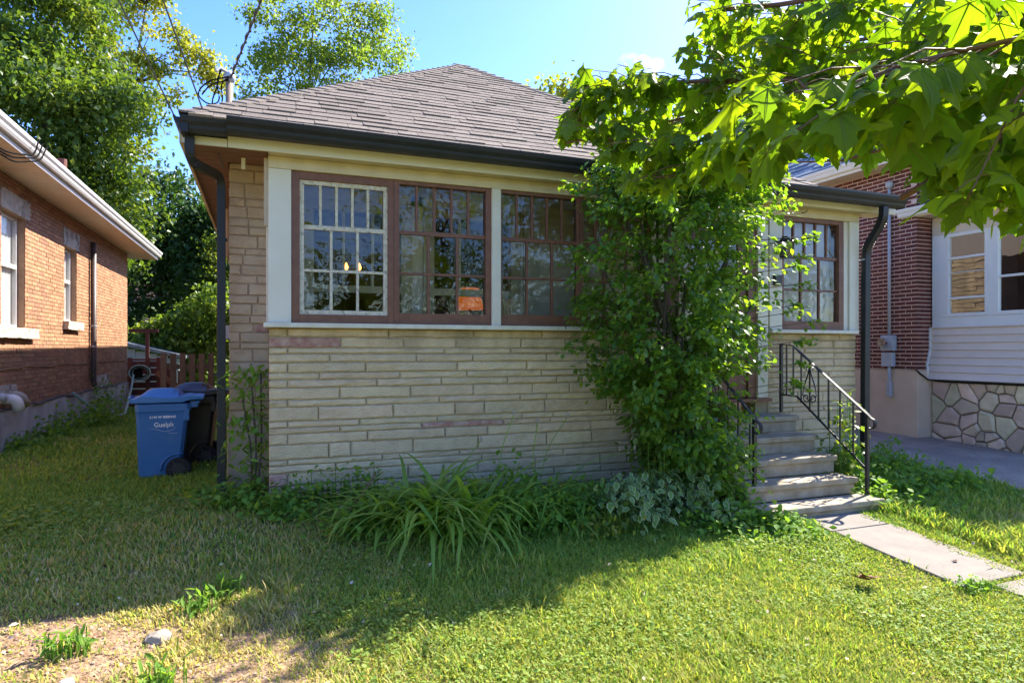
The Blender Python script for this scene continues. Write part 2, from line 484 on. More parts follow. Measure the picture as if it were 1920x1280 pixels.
class MB:
    def __init__(s):
        s.v = []
        s.f = []
        s.mi = []
        s.cur = 0

    def add(s, vs, fs):
        b = len(s.v)
        s.v += [tuple(x) for x in vs]
        s.f += [tuple(i + b for i in f) for f in fs]
        s.mi += [s.cur] * len(fs)
        return s

    def box(s, x0, x1, y0, y1, z0, z1, skip=()):
        vs = [(x0, y0, z0), (x1, y0, z0), (x1, y1, z0), (x0, y1, z0), (x0, y0, z1), (x1, y0, z1), (x1, y1, z1), (x0, y1, z1)]
        fs = {'b': (0, 3, 2, 1), 't': (4, 5, 6, 7), 'f': (0, 1, 5, 4), 'r': (1, 2, 6, 5), 'k': (2, 3, 7, 6), 'l': (3, 0, 4, 7)}
        return s.add(vs, [fs[k] for k in fs if k not in skip])

    def mbox(s, M, sx, sy, sz):
        vs = [M @ Vector((x * sx / 2, y * sy / 2, z * sz / 2)) for z in (-1, 1) for x, y in ((-1, -1), (1, -1), (1, 1), (-1, 1))]
        return s.add(vs, [(0, 3, 2, 1), (4, 5, 6, 7), (0, 1, 5, 4), (1, 2, 6, 5), (2, 3, 7, 6), (3, 0, 4, 7)])

    def prism(s, poly, ax, a0, a1):
        """poly of 2-D points extruded along axis ax (0,1,2) from a0 to a1"""
        def put(p, a):
            q = list(p)
            q.insert(ax, a)
            return q
        n = len(poly)
        vs = [put(p, a0) for p in poly] + [put(p, a1) for p in poly]
        fs = [tuple(range(n)), tuple(range(2 * n - 1, n - 1, -1))]
        fs += [(i, i + n, (i + 1) % n + n, (i + 1) % n) for i in range(n)]
        return s.add(vs, fs)

    def sweep(s, path, sect, up=(0, 0, 1), scales=None, cap=True):
        """section (2-D points) carried along a path"""
        P = [Vector(p) for p in path]
        n = len(sect)
        vs = []
        for i, p in enumerate(P):
            if i == 0:
                t = P[1] - p
            elif i == len(P) - 1:
                t = p - P[-2]
            else:
                t = (P[i + 1] - p).normalized() + (p - P[i - 1]).normalized()
            t.normalize()
            u = Vector(up)
            if abs(t.dot(u)) > 0.97:
                u = Vector((0, -1, 0)) if abs(t.y) < 0.9 else Vector((1, 0, 0))
            a = t.cross(u).normalized()
            b = a.cross(t).normalized()
            k = scales[i] if scales else 1
            vs += [p + a * q[0] * k + b * q[1] * k for q in sect]
        fs = []
        for i in range(len(P) - 1):
            for j in range(n):
                a, b = i * n + j, i * n + (j + 1) % n
                fs.append((a, b, b + n, a + n))
        if cap:
            fs += [tuple(range(n - 1, -1, -1)), tuple(range((len(P) - 1) * n, len(P) * n))]
        return s.add(vs, fs)

    def tube(s, path, r, n=8, scales=None):
        return s.sweep(path, [(r * math.cos(2 * math.pi * k / n), r * math.sin(2 * math.pi * k / n)) for k in range(n)], scales=scales)

    def cyl(s, p0, p1, r, n=12, r1=None):
        return s.tube([p0, p1], r, n, None if r1 is None else [1, r1 / r])

    def lathe(s, c, prof, n=16):
        vs = [(c[0] + r * math.cos(2 * math.pi * k / n), c[1] + r * math.sin(2 * math.pi * k / n), c[2] + z) for r, z in prof for k in range(n)]
        fs = [(i * n + k, i * n + (k + 1) % n, (i + 1) * n + (k + 1) % n, (i + 1) * n + k) for i in range(len(prof) - 1) for k in range(n)]
        fs += [tuple(range(n - 1, -1, -1)), tuple(range((len(prof) - 1) * n, len(prof) * n))]
        return s.add(vs, fs)

    def mesh(s, name, mats, off=Vector((0, 0, 0)), smooth=False):
        me = bpy.data.meshes.new(name)
        me.from_pydata([(v[0] - off.x, v[1] - off.y, v[2] - off.z) for v in s.v], [], s.f)
        for m in (mats if isinstance(mats, (list, tuple)) else [mats]):
            me.materials.append(m)
        if isinstance(mats, (list, tuple)):
            me.polygons.foreach_set('material_index', s.mi)
        if smooth:
            me.polygons.foreach_set('use_smooth', [True] * len(me.polygons))
        me.update()
        return me

    def build(s, name, m, parent=None, bevel=0, smooth=False, local=False, kind=None, fix=False):
        """link as one object; world coordinates unless local"""
        off = Vector()
        if parent and not local:
            off = WO[parent.name]
        me = s.mesh(name, m, off, smooth)
        if fix:
            bm = bmesh.new()
            bm.from_mesh(me)
            bmesh.ops.recalc_face_normals(bm, faces=bm.faces)
            bm.to_mesh(me)
            bm.free()
        o = link(name, me, parent)
        if bevel:
            b = o.modifiers.new('edge', 'BEVEL')
            b.width = bevel
            b.segments = 2
            b.limit_method = 'ANGLE'
            b.angle_limit = R(40)
        if kind:
            o['kind'] = kind
        return o


def bx(name, m, parent, *a, bevel=0, local=False):
    return MB().box(*a).build(name, m, parent, bevel, local=local)


def npmesh(name, verts, faces, mats, parent=None, tint=None, smooth=False, midx=None, local=False):
    """verts (n,3); faces (m,k) all with k corners, or a list of such arrays"""
    if not isinstance(faces, list):
        faces = [faces]
    verts = np.asarray(verts, dtype=np.float32)
    if parent and not local:
        verts = verts - np.array(WO[parent.name], dtype=np.float32)
    me = bpy.data.meshes.new(name)
    me.vertices.add(len(verts))
    me.vertices.foreach_set('co', verts.ravel())
    nl = sum(f.size for f in faces)
    npol = sum(len(f) for f in faces)
    me.loops.add(nl)
    me.polygons.add(npol)
    me.loops.foreach_set('vertex_index', np.concatenate([f.ravel() for f in faces]).astype(np.int32))
    tot = np.concatenate([np.full(len(f), f.shape[1]) for f in faces])
    st = np.concatenate([[0], np.cumsum(tot)[:-1]]).astype(np.int32)
    me.polygons.foreach_set('loop_start', st)
    for m in (mats if isinstance(mats, (list, tuple)) else [mats]):
        me.materials.append(m)
    if midx is not None:
        me.polygons.foreach_set('material_index', np.asarray(midx, dtype=np.int32))
    if smooth:
        me.polygons.foreach_set('use_smooth', np.ones(npol, dtype=bool))
    if tint is not None:
        at = me.attributes.new('tint', 'FLOAT', 'POINT')
        at.data.foreach_set('value', np.asarray(tint, dtype=np.float32))
    me.update(calc_edges=True)
    return link(name, me, parent)


def rotmats(yaw, pitch, roll):
    """leaf frames: leaf lies along local +Y, normal +Z; pitch tips it down, yaw turns it"""
    cy, sy, cp, sp, cr_, sr = np.cos(yaw), np.sin(yaw), np.cos(pitch), np.sin(pitch), np.cos(roll), np.sin(roll)
    z = np.zeros_like(yaw)
    o = np.ones_like(yaw)
    Rz = np.stack([np.stack([cy, -sy, z], -1), np.stack([sy, cy, z], -1), np.stack([z, z, o], -1)], 1)
    Rx = np.stack([np.stack([o, z, z], -1), np.stack([z, cp, -sp], -1), np.stack([z, sp, cp], -1)], 1)
    Ry = np.stack([np.stack([cr_, z, sr], -1), np.stack([z, o, z], -1), np.stack([-sr, z, cr_], -1)], 1)
    return Rz @ Rx @ Ry


def scatter(name, T, F, pos, rm, sc, m, parent=None, tint=None, kind=None, midx=None, smooth=False):
    """N transformed copies of a template merged into one mesh"""
    T = np.asarray(T, dtype=np.float32)
    n = len(pos)
    sc = np.asarray(sc)
    S = sc[:, None, None] if sc.ndim == 1 else sc[:, None, :]
    V = np.einsum('nij,nkj->nki', rm, T[None] * S) + pos[:, None, :]
    k = len(T)
    fl = []
    for f in (F if isinstance(F, list) else [F]):
        f = np.asarray(f)
        fl.append((f[None] + (np.arange(n) * k)[:, None, None]).reshape(-1, f.shape[1]))
    if tint is None:
        tint = rng.random(n)
    mi = np.tile(midx, n) if midx is not None else None
    o = npmesh(name, V.reshape(-1, 3), fl, m, parent, np.repeat(tint, k), smooth, mi)
    if kind:
        o['kind'] = kind
    return o


def place_leaves(name, T, F, pos, rm, sc, m, parent, base=None):
    """separate leaf objects that share one mesh"""
    T = np.asarray(T)
    fs = []
    for f in (F if isinstance(F, list) else [F]):
        fs += [tuple(int(i) for i in q) for q in f]
    me = bpy.data.meshes.new(name)
    me.from_pydata([tuple(v) for v in T], [], fs)
    me.polygons.foreach_set('use_smooth', [True] * len(me.polygons))
    for x in (m if isinstance(m, (list, tuple)) else [m]):
        me.materials.append(x)
    if base is not None:
        me.polygons.foreach_set('material_index', base)
    off = WO[parent.name]
    for p, r_, s_ in zip(pos, rm, sc):
        M = Matrix([list(map(float, row)) for row in r_]).to_4x4()
        o = bpy.data.objects.new(name, me)
        COL.objects.link(o)
        o.parent = parent
        o.location = Vector([float(q) for q in p]) - off
        o.rotation_euler = M.to_euler()
        ss = float(s_) if np.ndim(s_) == 0 else 1
        o.scale = (ss, ss, ss)
        WO[o.name] = off


# leaf templates: along +Y from the stalk, 1 long
OV_T = np.array([(0, 0, 0), (-.26, .28, .05), (-.30, .55, .04), (0, 1, -.10), (.30, .55, .04), (.26, .28, .05), (0, .5, -.02)])
OV_F = np.array([(0, 6, 1), (1, 6, 2), (2, 6, 3), (3, 6, 4), (4, 6, 5), (5, 6, 0)])
CARD_T = np.array([(0, 0, 0), (-.34, .45, .07), (0, 1, -.05), (.34, .45, .07)])
CARD_F = np.array([(0, 2, 1), (0, 3, 2)])
_half = [(0, .04), (.08, -.04), (.20, -.09), (.37, -.15), (.33, .0), (.35, .09), (.50, .17), (.68, .40), (.50, .39), (.43, .47), (.31, .45),
         (.20, .50), (.25, .66), (.15, .72), (.10, .86)]
_pts = _half + [(0, 1.04)] + [(-x, y) for x, y in _half[:0:-1]]
_pts = _pts[1:] if False else _pts
def maple_template(curl, fold, seed):
    g_ = np.random.default_rng(seed)
    c = np.array([0, .05, 0.])
    zf = lambda x, y: -fold * abs(x) ** 1.4 - curl * max(0, y - .25) ** 2 + .045 * math.sin(8 * x + 5 * y + seed)
    n = len(_pts)
    T = [tuple(c)]
    for (x, y) in _pts:
        q = c[:2] + .55 * (np.array((x, y)) - c[:2])
        T.append((q[0], q[1], zf(q[0], q[1]) + .03))
    for (x, y) in _pts:
        T.append((x + g_.normal() * .012, y + g_.normal() * .012, zf(x, y)))
    F = [(0, k + 1, (k + 1) % n + 1) for k in range(n)]
    F += [(k + 1, k + 1 + n, (k + 1) % n + 1 + n) for k in range(n)] + [(k + 1, (k + 1) % n + 1 + n, (k + 1) % n + 1) for k in range(n)]
    M = [0] * len(F)
    for _i, _w in ((7, .016), (23, .016), (15, .018), (3, .012), (27, .012)):
        p0, p1, p2 = c, np.array(T[_i + 1]), np.array(T[_i + 1 + n])
        p2 = p1 + (p2 - p1) * .85
        dv = p2 - p0
        sd = np.array([-dv[1], dv[0], 0]) / np.hypot(dv[0], dv[1]) * _w
        for _o in (.008, -.008):
            b_ = len(T)
            o_ = np.array([0, 0, _o])
            T += [tuple(p0 + sd + o_), tuple(p0 - sd + o_), tuple(p1 - sd * .6 + o_), tuple(p1 + sd * .6 + o_), tuple(p2 + o_)]
            F += [(b_, b_ + 1, b_ + 2), (b_, b_ + 2, b_ + 3), (b_ + 3, b_ + 2, b_ + 4)]
            M += [1] * 3
    return np.array(T), np.array(F), M


MPV = [maple_template(.22, .30, 1), maple_template(.55, .15, 2), maple_template(.05, .55, 3)]
MP_T, MP_F, MP_M = MPV[0]


# ------------------------------------------------------------------ ground height (thin-plate spline through measured contact points)
GC = np.array([(-3.4, 11, -1.45), (-3.3, 19.6, -1.58), (-3.3, 15, -1.52), (-6, 30, -1.75), (4, 32, -1.7), (-1.3, 7.9, -1.44), (.04, 6.5, -1.42), (2.5, 6.5, -1.46),
               (4.3, 6.3, -1.55), (4.6, 4.9, -1.70), (6.0, 4.9, -1.70), (7.4, 6.5, -1.56), (8.0, 4.9, -1.62), (10, 7.6, -1.47), (10.3, 6.2, -1.53),
               (5.4, 3.4, -1.84), (0, 4.5, -1.68), (-2, 4.5, -1.66), (0, 2, -1.86), (5, 0, -2.02), (0, -3, -2.1), (10, 2, -1.76), (-6, 8, -1.46),
               (-7, 3, -1.66), (9, 15, -1.46), (9, 25, -1.52), (15, 5, -1.6), (-8, 18, -1.6), (2.6, 5.2, -1.62)])


def _U(r2):
    return np.where(r2 > 1e-12, r2 * np.log(np.maximum(r2, 1e-12)), 0.0)


_n = len(GC)
_K = _U(((GC[:, None, :2] - GC[None, :, :2]) ** 2).sum(-1)) + np.eye(_n) * 0.4
_P = np.c_[np.ones(_n), GC[:, :2]]
_A = np.block([[_K, _P], [_P.T, np.zeros((3, 3))]])
_W = np.linalg.solve(_A, np.r_[GC[:, 2], 0, 0, 0])


def gz(x, y):
    x = np.clip(np.asarray(x, float), -9, 14)
    y = np.clip(np.asarray(y, float), -4, 32)
    sh = x.shape
    q = np.c_[x.ravel(), y.ravel()]
    res = np.empty(len(q))
    for i in range(0, len(q), 40000):
        qq = q[i:i + 40000]
        res[i:i + 40000] = _U(((qq[:, None] - GC[None, :, :2]) ** 2).sum(-1)) @ _W[:_n] + _W[_n] + qq @ _W[_n + 1:]
    return res.reshape(sh)


def G(x, y):
    return float(gz(np.array([x]), np.array([y]))[0])


def fbm(x, y, s=1.0, seed=0, oct=4):
    r = np.random.default_rng(seed)
    v = np.zeros_like(x, dtype=float)
    a = 1.0
    tot = 0
    for o in range(oct):
        for k in range(4):
            th = r.random() * 6.283
            f = s * (2.0 ** o) * (0.7 + 0.6 * r.random())
            v += a * np.sin(f * (x * math.cos(th) + y * math.sin(th)) + r.random() * 6.283)
            tot += a
        a *= 0.6
    return v / tot * 2.0


def dirt_mask(x, y):
    """bare soil patch by the front left of the lawn"""
    e = ((x + 1.2) / 1.4) ** 2 + ((y - 3.92) / 0.88) ** 2
    m = 1.55 - 1.0 * e + 0.75 * fbm(x, y, 2.4, 5) + .35 * fbm(x, y, 9, 6)
    return np.clip(m, 0, 1)


xs = np.unique(np.r_[np.linspace(-400, -14, 14), np.linspace(-14, -5, 16), np.linspace(-5, 9, 150), np.linspace(9, 16, 20), np.linspace(16, 400, 14)])
ys = np.unique(np.r_[np.linspace(-300, -6, 10), np.linspace(-6, 2, 20), np.linspace(2, 9, 90), np.linspace(9, 34, 50), np.linspace(34, 900, 14)])
XX, YY = np.meshgrid(xs, ys)
ZZ = gz(XX, YY) + np.where((np.abs(XX) < 9) & (YY < 12), 0.012 * fbm(XX, YY, 3.1, 2), 0)
nx, ny = len(xs), len(ys)
idx = np.arange(nx * ny).reshape(ny, nx)
quads = np.stack([idx[:-1, :-1], idx[:-1, 1:], idx[1:, 1:], idx[1:, :-1]], -1).reshape(-1, 4)


def groundmat():
    m = bpy.data.materials.new('soil and thatch')
    m.use_nodes = True
    t = m.node_tree
    L = t.links.new
    b = t.nodes['Principled BSDF']
    b.inputs['Roughness'].default_value = 0.95
    b.inputs['Specular IOR Level'].default_value = 0.1
    at = N(t, 'ShaderNodeAttribute')
    at.attribute_name = 'tint'
    co = N(t, 'ShaderNodeTexCoord')
    n1 = N(t, 'ShaderNodeTexNoise')
    n1.inputs['Scale'].default_value = 14
    n1.inputs['Detail'].default_value = 8
    L(co.outputs['Object'], n1.inputs['Vector'])
    g = N(t, 'ShaderNodeValToRGB')
    g.color_ramp.elements[0].position = .3
    g.color_ramp.elements[1].position = .7
    g.color_ramp.elements[0].color = (.10, .115, .03, 1)
    g.color_ramp.elements[1].color = (.22, .19, .07, 1)
    d = N(t, 'ShaderNodeValToRGB')
    d.color_ramp.elements[0].position = .3
    d.color_ramp.elements[1].position = .68
    d.color_ramp.elements[0].color = (.21, .125, .072, 1)
    d.color_ramp.elements[1].color = (.38, .255, .155, 1)
    L(n1.outputs['Fac'], g.inputs['Fac'])
    L(n1.outputs['Fac'], d.inputs['Fac'])
    mx = N(t, 'ShaderNodeMix')
    mx.data_type = 'RGBA'
    L(at.outputs['Fac'], mx.inputs[0])
    L(g.outputs['Color'], mx.inputs[6])
    L(d.outputs['Color'], mx.inputs[7])
    L(mx.outputs[2], b.inputs['Base Color'])
    n2 = N(t, 'ShaderNodeTexNoise')
    n2.inputs['Scale'].default_value = 45
    n2.inputs['Detail'].default_value = 8
    L(co.outputs['Object'], n2.inputs['Vector'])
    bp = N(t, 'ShaderNodeBump')
    bp.inputs['Strength'].default_value = .8
    bp.inputs['Distance'].default_value = .03
    L(n2.outputs['Fac'], bp.inputs['Height'])
    L(bp.outputs['Normal'], b.inputs['Normal'])
    return m


ground = npmesh('ground', np.c_[XX.ravel(), YY.ravel(), ZZ.ravel()], quads, groundmat(), None, dirt_mask(XX, YY).ravel(), True)
tag(ground, kind='structure')

# driveway: one sheet over the ground
dx = np.linspace(8.0, 10.24, 12)
dy = np.linspace(-8, 26, 110)
DX, DY = np.meshgrid(dx, dy)
DX = DX + np.where(DX < 8.05, 0.07 * fbm(DX * 0 + 1.0, DY, 2.0, 9), 0)
DZ = gz(DX, DY) + 0.03
i2 = np.arange(DX.size).reshape(DX.shape)
q2 = np.stack([i2[:-1, :-1], i2[:-1, 1:], i2[1:, 1:], i2[1:, :-1]], -1).reshape(-1, 4)
tag(npmesh('driveway', np.c_[DX.ravel(), DY.ravel(), DZ.ravel()], q2, asph_m, None, None, True), kind='structure')

# front walk: slabs
walk = thing('walkway', None, None, (5.35, 3.9, G(5.35, 3.9)))
walk['kind'] = 'structure'
for x0, x1, y0, y1, sk in ((4.97, 5.72, 4.63, 4.98, 0), (4.99, 5.73, 3.42, 4.615, .0), (5.25, 5.99, 2.3, 3.36, .03), (5.27, 6.01, 1.1, 2.28, .03)):
    mb = MB()
    P = [(x0, y0 + sk), (x1, y0), (x1, y1), (x0, y1)]
    mb.add([(x, y, G(x, y) - .06) for x, y in P] + [(x, y, G(x, y) + .035) for x, y in P],
           [(0, 3, 2, 1), (4, 5, 6, 7), (0, 1, 5, 4), (1, 2, 6, 5), (2, 3, 7, 6), (3, 0, 4, 7)])
    mb.build('paving_slab', walk_m, walk, 0.008)

# ================================================================== main bungalow
house = thing('bungalow', 'cream trimmed stone bungalow with enclosed window porch and brown hip roof', 'house', (3.5, 6.5, -1.45))
FY = 6.5          # face of the porch wall
pw = MB()
pw.box(0.052, 4.40, FY + .02, FY + .24, -1.75, .21)
pw.box(5.74, 7.40, FY + .02, FY + .24, -1.75, .21)
pw.box(0.052, 0.25, FY + .26, 8.5, -1.75, .21)
pw.box(7.2, 7.40, FY + .26, 8.5, -1.75, .21)
porch_wall = pw.build('porch_wall', mortar_m, house)

ROWS = [.205, .119, .014, -.044, -.126, -.221, -.289, -.365, -.479, -.547, -.681, -.743, -.801, -.902, -1.043, -1.096, -1.168, -1.291, -1.37, -1.47, -1.56, -1.68]
JO = {1: [.208, 1.161, 2.05, 2.832], 2: [.697, 1.316, 1.861, 2.585, 3.106], 3: [.208, 1.738, 2.469], 4: [.593, 1.446, 2.042, 2.887],
      5: [.208, .937, 1.871, 2.654], 6: [.498, 1.277, 1.98, 2.823], 7: [.208, 1.046, 1.702, 2.429], 8: [.69, 1.381, 2.05, 2.719, 3.163],
      9: [.208, .941, 1.681, 2.576], 10: [.489, 1.207, 1.85, 2.169, 2.865], 11: [.208, .877, 1.662, 2.6], 12: [.69, 1.496, 2.385, 2.933],
      13: [.208, .956, 1.743, 2.208], 14: [.586, .793, 1.41, 2.1], 15: [.208, 1.1, 1.9], 16: [.65, 1.3], 17: [.208, .85], 18: [.5, 1.2]}
RED = {(2, 0), (12, 2), (17, 0)}


def stone_piece(x0, x1, z0, z1, y, m, parent, rough=.006, name='stone', depth=.05, cm=.011):
    """split-faced stone: chamfered block with an uneven front"""
    g = .007
    x0 += g
    x1 -= g
    z0 += g * .9
    z1 -= g * .9
    nx_ = max(2, min(7, int((x1 - x0) / .11) + 1))
    proud = random.uniform(-.006, .008)
    mb = MB()
    c = min(cm, (z1 - z0) * .2)
    vs = []
    for i in range(nx_ + 1):
        t = i / nx_
        x = x0 + (x1 - x0) * t
        w1 = random.uniform(-.0035, .0035)
        w2 = random.uniform(-.0035, .0035)
        ins = c if i in (0, nx_) else 0
        xi = x + (c if i == 0 else -c if i == nx_ else 0)
        yf = y - proud
        vs += [(x, y + depth, z0), (x, yf + c, z0 + w1), (xi, yf + random.uniform(-rough, rough), z0 + c + w1),
               (xi, yf + random.uniform(-rough, rough), z1 - c + w2), (x, yf + c, z1 + w2), (x, y + depth, z1)]
    fs = []
    for i in range(nx_):
        for j in range(5):
            a = i * 6 + j
            fs.append((a, a + 6, a + 7, a + 1))
    k = nx_ * 6
    fs += [(0, 1, 4, 5), (1, 2, 3, 4), (k + 5, k + 4, k + 1, k), (k + 4, k + 3, k + 2, k + 1)]
    mb.add(vs, fs)
    return mb.build(name, m, parent)


def stone_rows(xa, xb, hard, fixed_rows):
    for r in range(1, len(ROWS)):
        z1, z0 = ROWS[r - 1], ROWS[r]
        js = [xa] + ([j for j in JO.get(r, []) if xa < j < xb] if hard else [])
        while js[-1] < xb - .25:
            js.append(js[-1] + random.uniform(.3, .85))
        if xb - js[-1] < .22 and len(js) > 1:
            js.pop() if js[-1] > xb - .2 else None
        js = [j for j in js if j < xb - .12] + [xb]
        for i in range(len(js) - 1):
            red = hard and (r, i) in RED
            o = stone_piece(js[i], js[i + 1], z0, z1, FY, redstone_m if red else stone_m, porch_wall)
            if red:
                o['label'] = 'stone with bare red face where the paint is gone'


stone_rows(.037, 4.38, True, ROWS)
stone_rows(5.92, 7.41, False, ROWS)
# side faces of the porch wall: returns seen only from aside
# brown brick body of the house behind the porch
bw = MB()
bw.box(-.315, .06, 7.012, 7.25, -.70, 1.86)
bw.box(-.315, -.12, 7.27, 19, -.70, 1.86)
bw.box(6.9, 7.1, 8.7, 19, -1.7, 1.86)
bw.box(-.315, 7.1, 19.0, 19.2, -1.7, 1.86)
brown_wall = bw.build('brick_wall', brownmortar_m, house)
zz = -.69
k = 0
while zz < 1.84:
    h = random.choice([.085, .10, .13, .15, .065, .115])
    h = min(h, 1.85 - zz)
    off = random.uniform(.10, .27)
    xs_ = [-.325, -.325 + off, .055] if h > .06 else [-.325, .055]
    for i in range(len(xs_) - 1):
        red = k in (9, 26) and i == len(xs_) - 2
        stone_piece(xs_[i], xs_[i + 1], zz, zz + h, 7.0, redstone_m if red else brownbrick_m, brown_wall, .004, 'brick', .05, .006)
    zz += h
    k += 1
# side return bricks (seen from aside only): long joined courses
sb = MB()
for i in range(30):
    z = -.69 + i * .085
    for j in range(14):
        y = 7.06 + j * .85 + (i % 2) * .3
        sb.box(-.327, -.30, y, y + .83, z + .005, z + .08)
o = sb.build('side_brickwork', brownbrick_m, brown_wall, kind='stuff')
sb = MB()
for i in range(31):
    z = -.75 + i * .085
    for j in range(13):
        y = 8.72 + j * .8 + (i % 2) * .33
        sb.box(7.095, 7.118 + random.uniform(-.004, .004), y, y + .785, z + .006, z + .079)
for i in range(26):
    z = -1.55 + i * .068
    for j in range(4):
        y = 6.53 + j * .5 + (i % 2) * .2
        sb.box(7.39, 7.408 + random.uniform(-.003, .003), y, min(y + .49, 8.49), z + .005, z + .062)
sb.build('side_stonework', stone_m, brown_wall, kind='stuff')
fd = MB()
fd.box(-.34, .06, 6.985, 7.26, -1.8, -.70)
fd.box(-.34, -.1, 7.262, 19.2, -1.8, -.70)
fd.build('foundation', conc_m, house, .01)

# trim boards of the porch front
TY = 6.45
bx('sill_ledge', cream_m, house, -.005, 4.40, 6.395, 6.56, .205, .25, bevel=.006)
bx('sill_ledge', cream_m, house, 5.90, 7.345, 6.395, 6.56, .205, .25, bevel=.006)
for a, b_, m_, y in ((.037, .24, cream_m, 6.455), (2.234, 2.332, cream_m, 6.44), (4.20, 4.36, cream_m, 6.455), (5.715, 5.872, cream_m, 6.44),
                     (5.905, 6.104, cream_m, 6.45), (7.163, 7.235, cream_m, 6.475), (7.237, 7.405, cream_m, 6.45)):
    z0 = -.60 if 4.3 < a < 5.9 else .252
    bx('trim_post', m_, house, a, b_, y, 6.60, z0, 1.688, bevel=.004)
bx('header_board', creamdark_m, house, .037, 7.405, 6.448, 6.60, 1.69, 1.80, bevel=.003)
bx('header_board', creamdark_m, house, 4.36, 5.71, 6.452, 6.598, 1.56, 1.688, bevel=.003)
bx('fascia_board', cream_m, house, -.30, 7.86, 6.275, 6.30, 1.79, 1.895, bevel=.003)
bx('soffit', creamdark_m, house, .037, 7.80, 6.302, 6.60, 1.802, 1.82)
bx('corner_batten', brownbrick_m, house, .0, .034, 6.47, 6.52, 1.15, 1.78)
bx('bracket_stick', cream_m, house, -.20, -.165, 6.62, 6.66, 1.70, 1.80)
# brown soffit of the left eave: single boards
so = bx('side_soffit', soffbrown_m, house, -.66, .03, 6.31, 19.6, 1.845, 1.86)
mbs = MB()
for i in range(92):
    y0 = 6.305 + i * .145
    if i < 40:
        bx('board', soffbrown_m, so, -.655, (.03 if y0 < 6.88 else -.33), y0, y0 + .139, 1.815 + random.uniform(-.002, .002), 1.844)
    else:
        mbs.box(-.655, -.33, y0, y0 + .139, 1.815, 1.844)
mbs.build('far_boards', soffbrown_m, so, kind='stuff')
bx('fascia_board', cream_m, house, -.665, -.305, 6.278, 6.302, 1.79, 1.86)
bx('side_fascia', creamdark_m, house, -.685, -.66, 6.28, 19.7, 1.79, 1.90)

# roof
EY, EZ = 6.10, 1.985
PITCH = .678
AX, AY, AZ = 2.824, 9.583, EZ + PITCH * (9.583 - EY)
XL, XK, XR_ = -.66, 6.308, 7.80
roof = MB()
yb = 18.0
v = [(XL, EY, EZ), (XK, EY, EZ), (AX, AY, AZ), (XL, yb + 2, EZ), (XK, yb + 2, EZ), (AX, yb - 1.6, AZ)]
roof.add([(x, y, z - .03) for x, y, z in v], [(0, 1, 2), (1, 4, 5, 2), (3, 0, 2, 5), (4, 3, 5), (0, 3, 4, 1)])
roof_o = roof.build('roof', shingle_m, house)
ext = MB()
ext.prism([(EY, EZ - .035), (8.6, EZ + .33), (8.6, EZ + .36), (EY, EZ - .005)], 0, XK - .3, XR_)
ext.build('porch_roof', shingle_m, house)
bx('eave_board', drip_m, house, XL + .06, 7.75, 6.165, 6.19, 1.86, 1.945)

cosp = 1 / math.sqrt(1 + PITCH * PITCH)
sinp = PITCH * cosp
LEN = (AY - EY) / cosp


def rp(u, s, n=0.0):
    """point on the front roof plane: u along X, s up the slope, n off the plane"""
    return (u, EY + s * cosp - n * sinp, EZ + s * sinp + n * cosp)


EXPO = .142
shin = []
s = -.03
row = 0
while s < LEN - .02:
    s1 = min(s + EXPO, LEN)

    def lim(q):
        t = max(0, q) * cosp
        return XL + t, XK - t
    a0, b0 = lim(s)
    a1, b1 = lim(s1)
    if row == 0:
        b0 = b1 = XK
    x = a0 - random.uniform(0, .25)
    while x < b0:
        wd = random.choice([.14, .19, .24, .30, .33, .38])
        p = [max(x, a0), min(x + wd, b0)]
        q = [max(x, a1), min(x + wd, b1)]
        if p[1] - p[0] > .02 and q[1] >= q[0]:
            shin.append((s, s1, p[0], p[1] - .004, q[0], max(q[0] + .001, q[1] - .004), random.choice([.010, .012, .016, .019])))
        x += wd
    s = s1
    row += 1
big = set(sorted(range(len(shin)), key=lambda i: -((shin[i][3] - shin[i][2]) / (6 + shin[i][0])))[:296])
rest = MB()
for i, (s0, s1, a, b_, c, d, th) in enumerate(shin):
    mb = MB() if i in big else rest
    vs = [rp(a, s0, -.004), rp(b_, s0, -.004), rp(d, s1 + .03, -.004), rp(c, s1 + .03, -.004), rp(a, s0, th), rp(b_, s0, th), rp(d, s1 + .03, .002), rp(c, s1 + .03, .002)]
    mb.add(vs, [(0, 3, 2, 1), (4, 5, 6, 7), (0, 1, 5, 4), (1, 2, 6, 5), (3, 0, 4, 7)])
    if i in big:
        mb.build('shingle', shingle_m, roof_o)
rest.build('small_shingles', shingle_m, roof_o, kind='stuff')
# hip cap shingles
for (p0, p1) in (((XL, EY, EZ), (AX, AY, AZ)), ((XK, EY, EZ), (AX, AY, AZ))):
    p0, p1 = Vector(p0), Vector(p1)
    t = (p1 - p0)
    n = int(t.length / .155)
    sgn = 1 if p0.x < p1.x else -1
    dirf = Vector((sgn * .62, -.30, -.30 * PITCH * 0 - .12)).normalized() * .13
    dirs = Vector((-.30 * sgn, .62, -.12)).normalized() * .13
    dirf = Vector((sgn * .13, 0, 0))
    dirs = Vector((0, .13, 0))
    for i in range(n):
        a = p0 + t * (i / n) - t.normalized() * .02
        b_ = p0 + t * ((i + 1.25) / n)
        if i == n - 1:
            b_ = p1
        up0, up1 = Vector((0, 0, .034)), Vector((0, 0, .014))
        mb = MB()
        vs = [a + up0, a + dirf + up0 * .8, b_ + dirf + up1 * .8, b_ + up1, a + dirs + up0 * .8, b_ + dirs + up1 * .8]
        vs2 = [q - Vector((0, 0, .016)) for q in vs]
        mb.add(vs + vs2, [(0, 1, 2, 3), (0, 3, 5, 4), (6, 9, 8, 7), (6, 10, 11, 9), (0, 4, 10, 6), (0, 6, 7, 1), (1, 7, 8, 2), (4, 5, 11, 10)])
        mb.build('cap_shingle', shingle_m, roof_o)
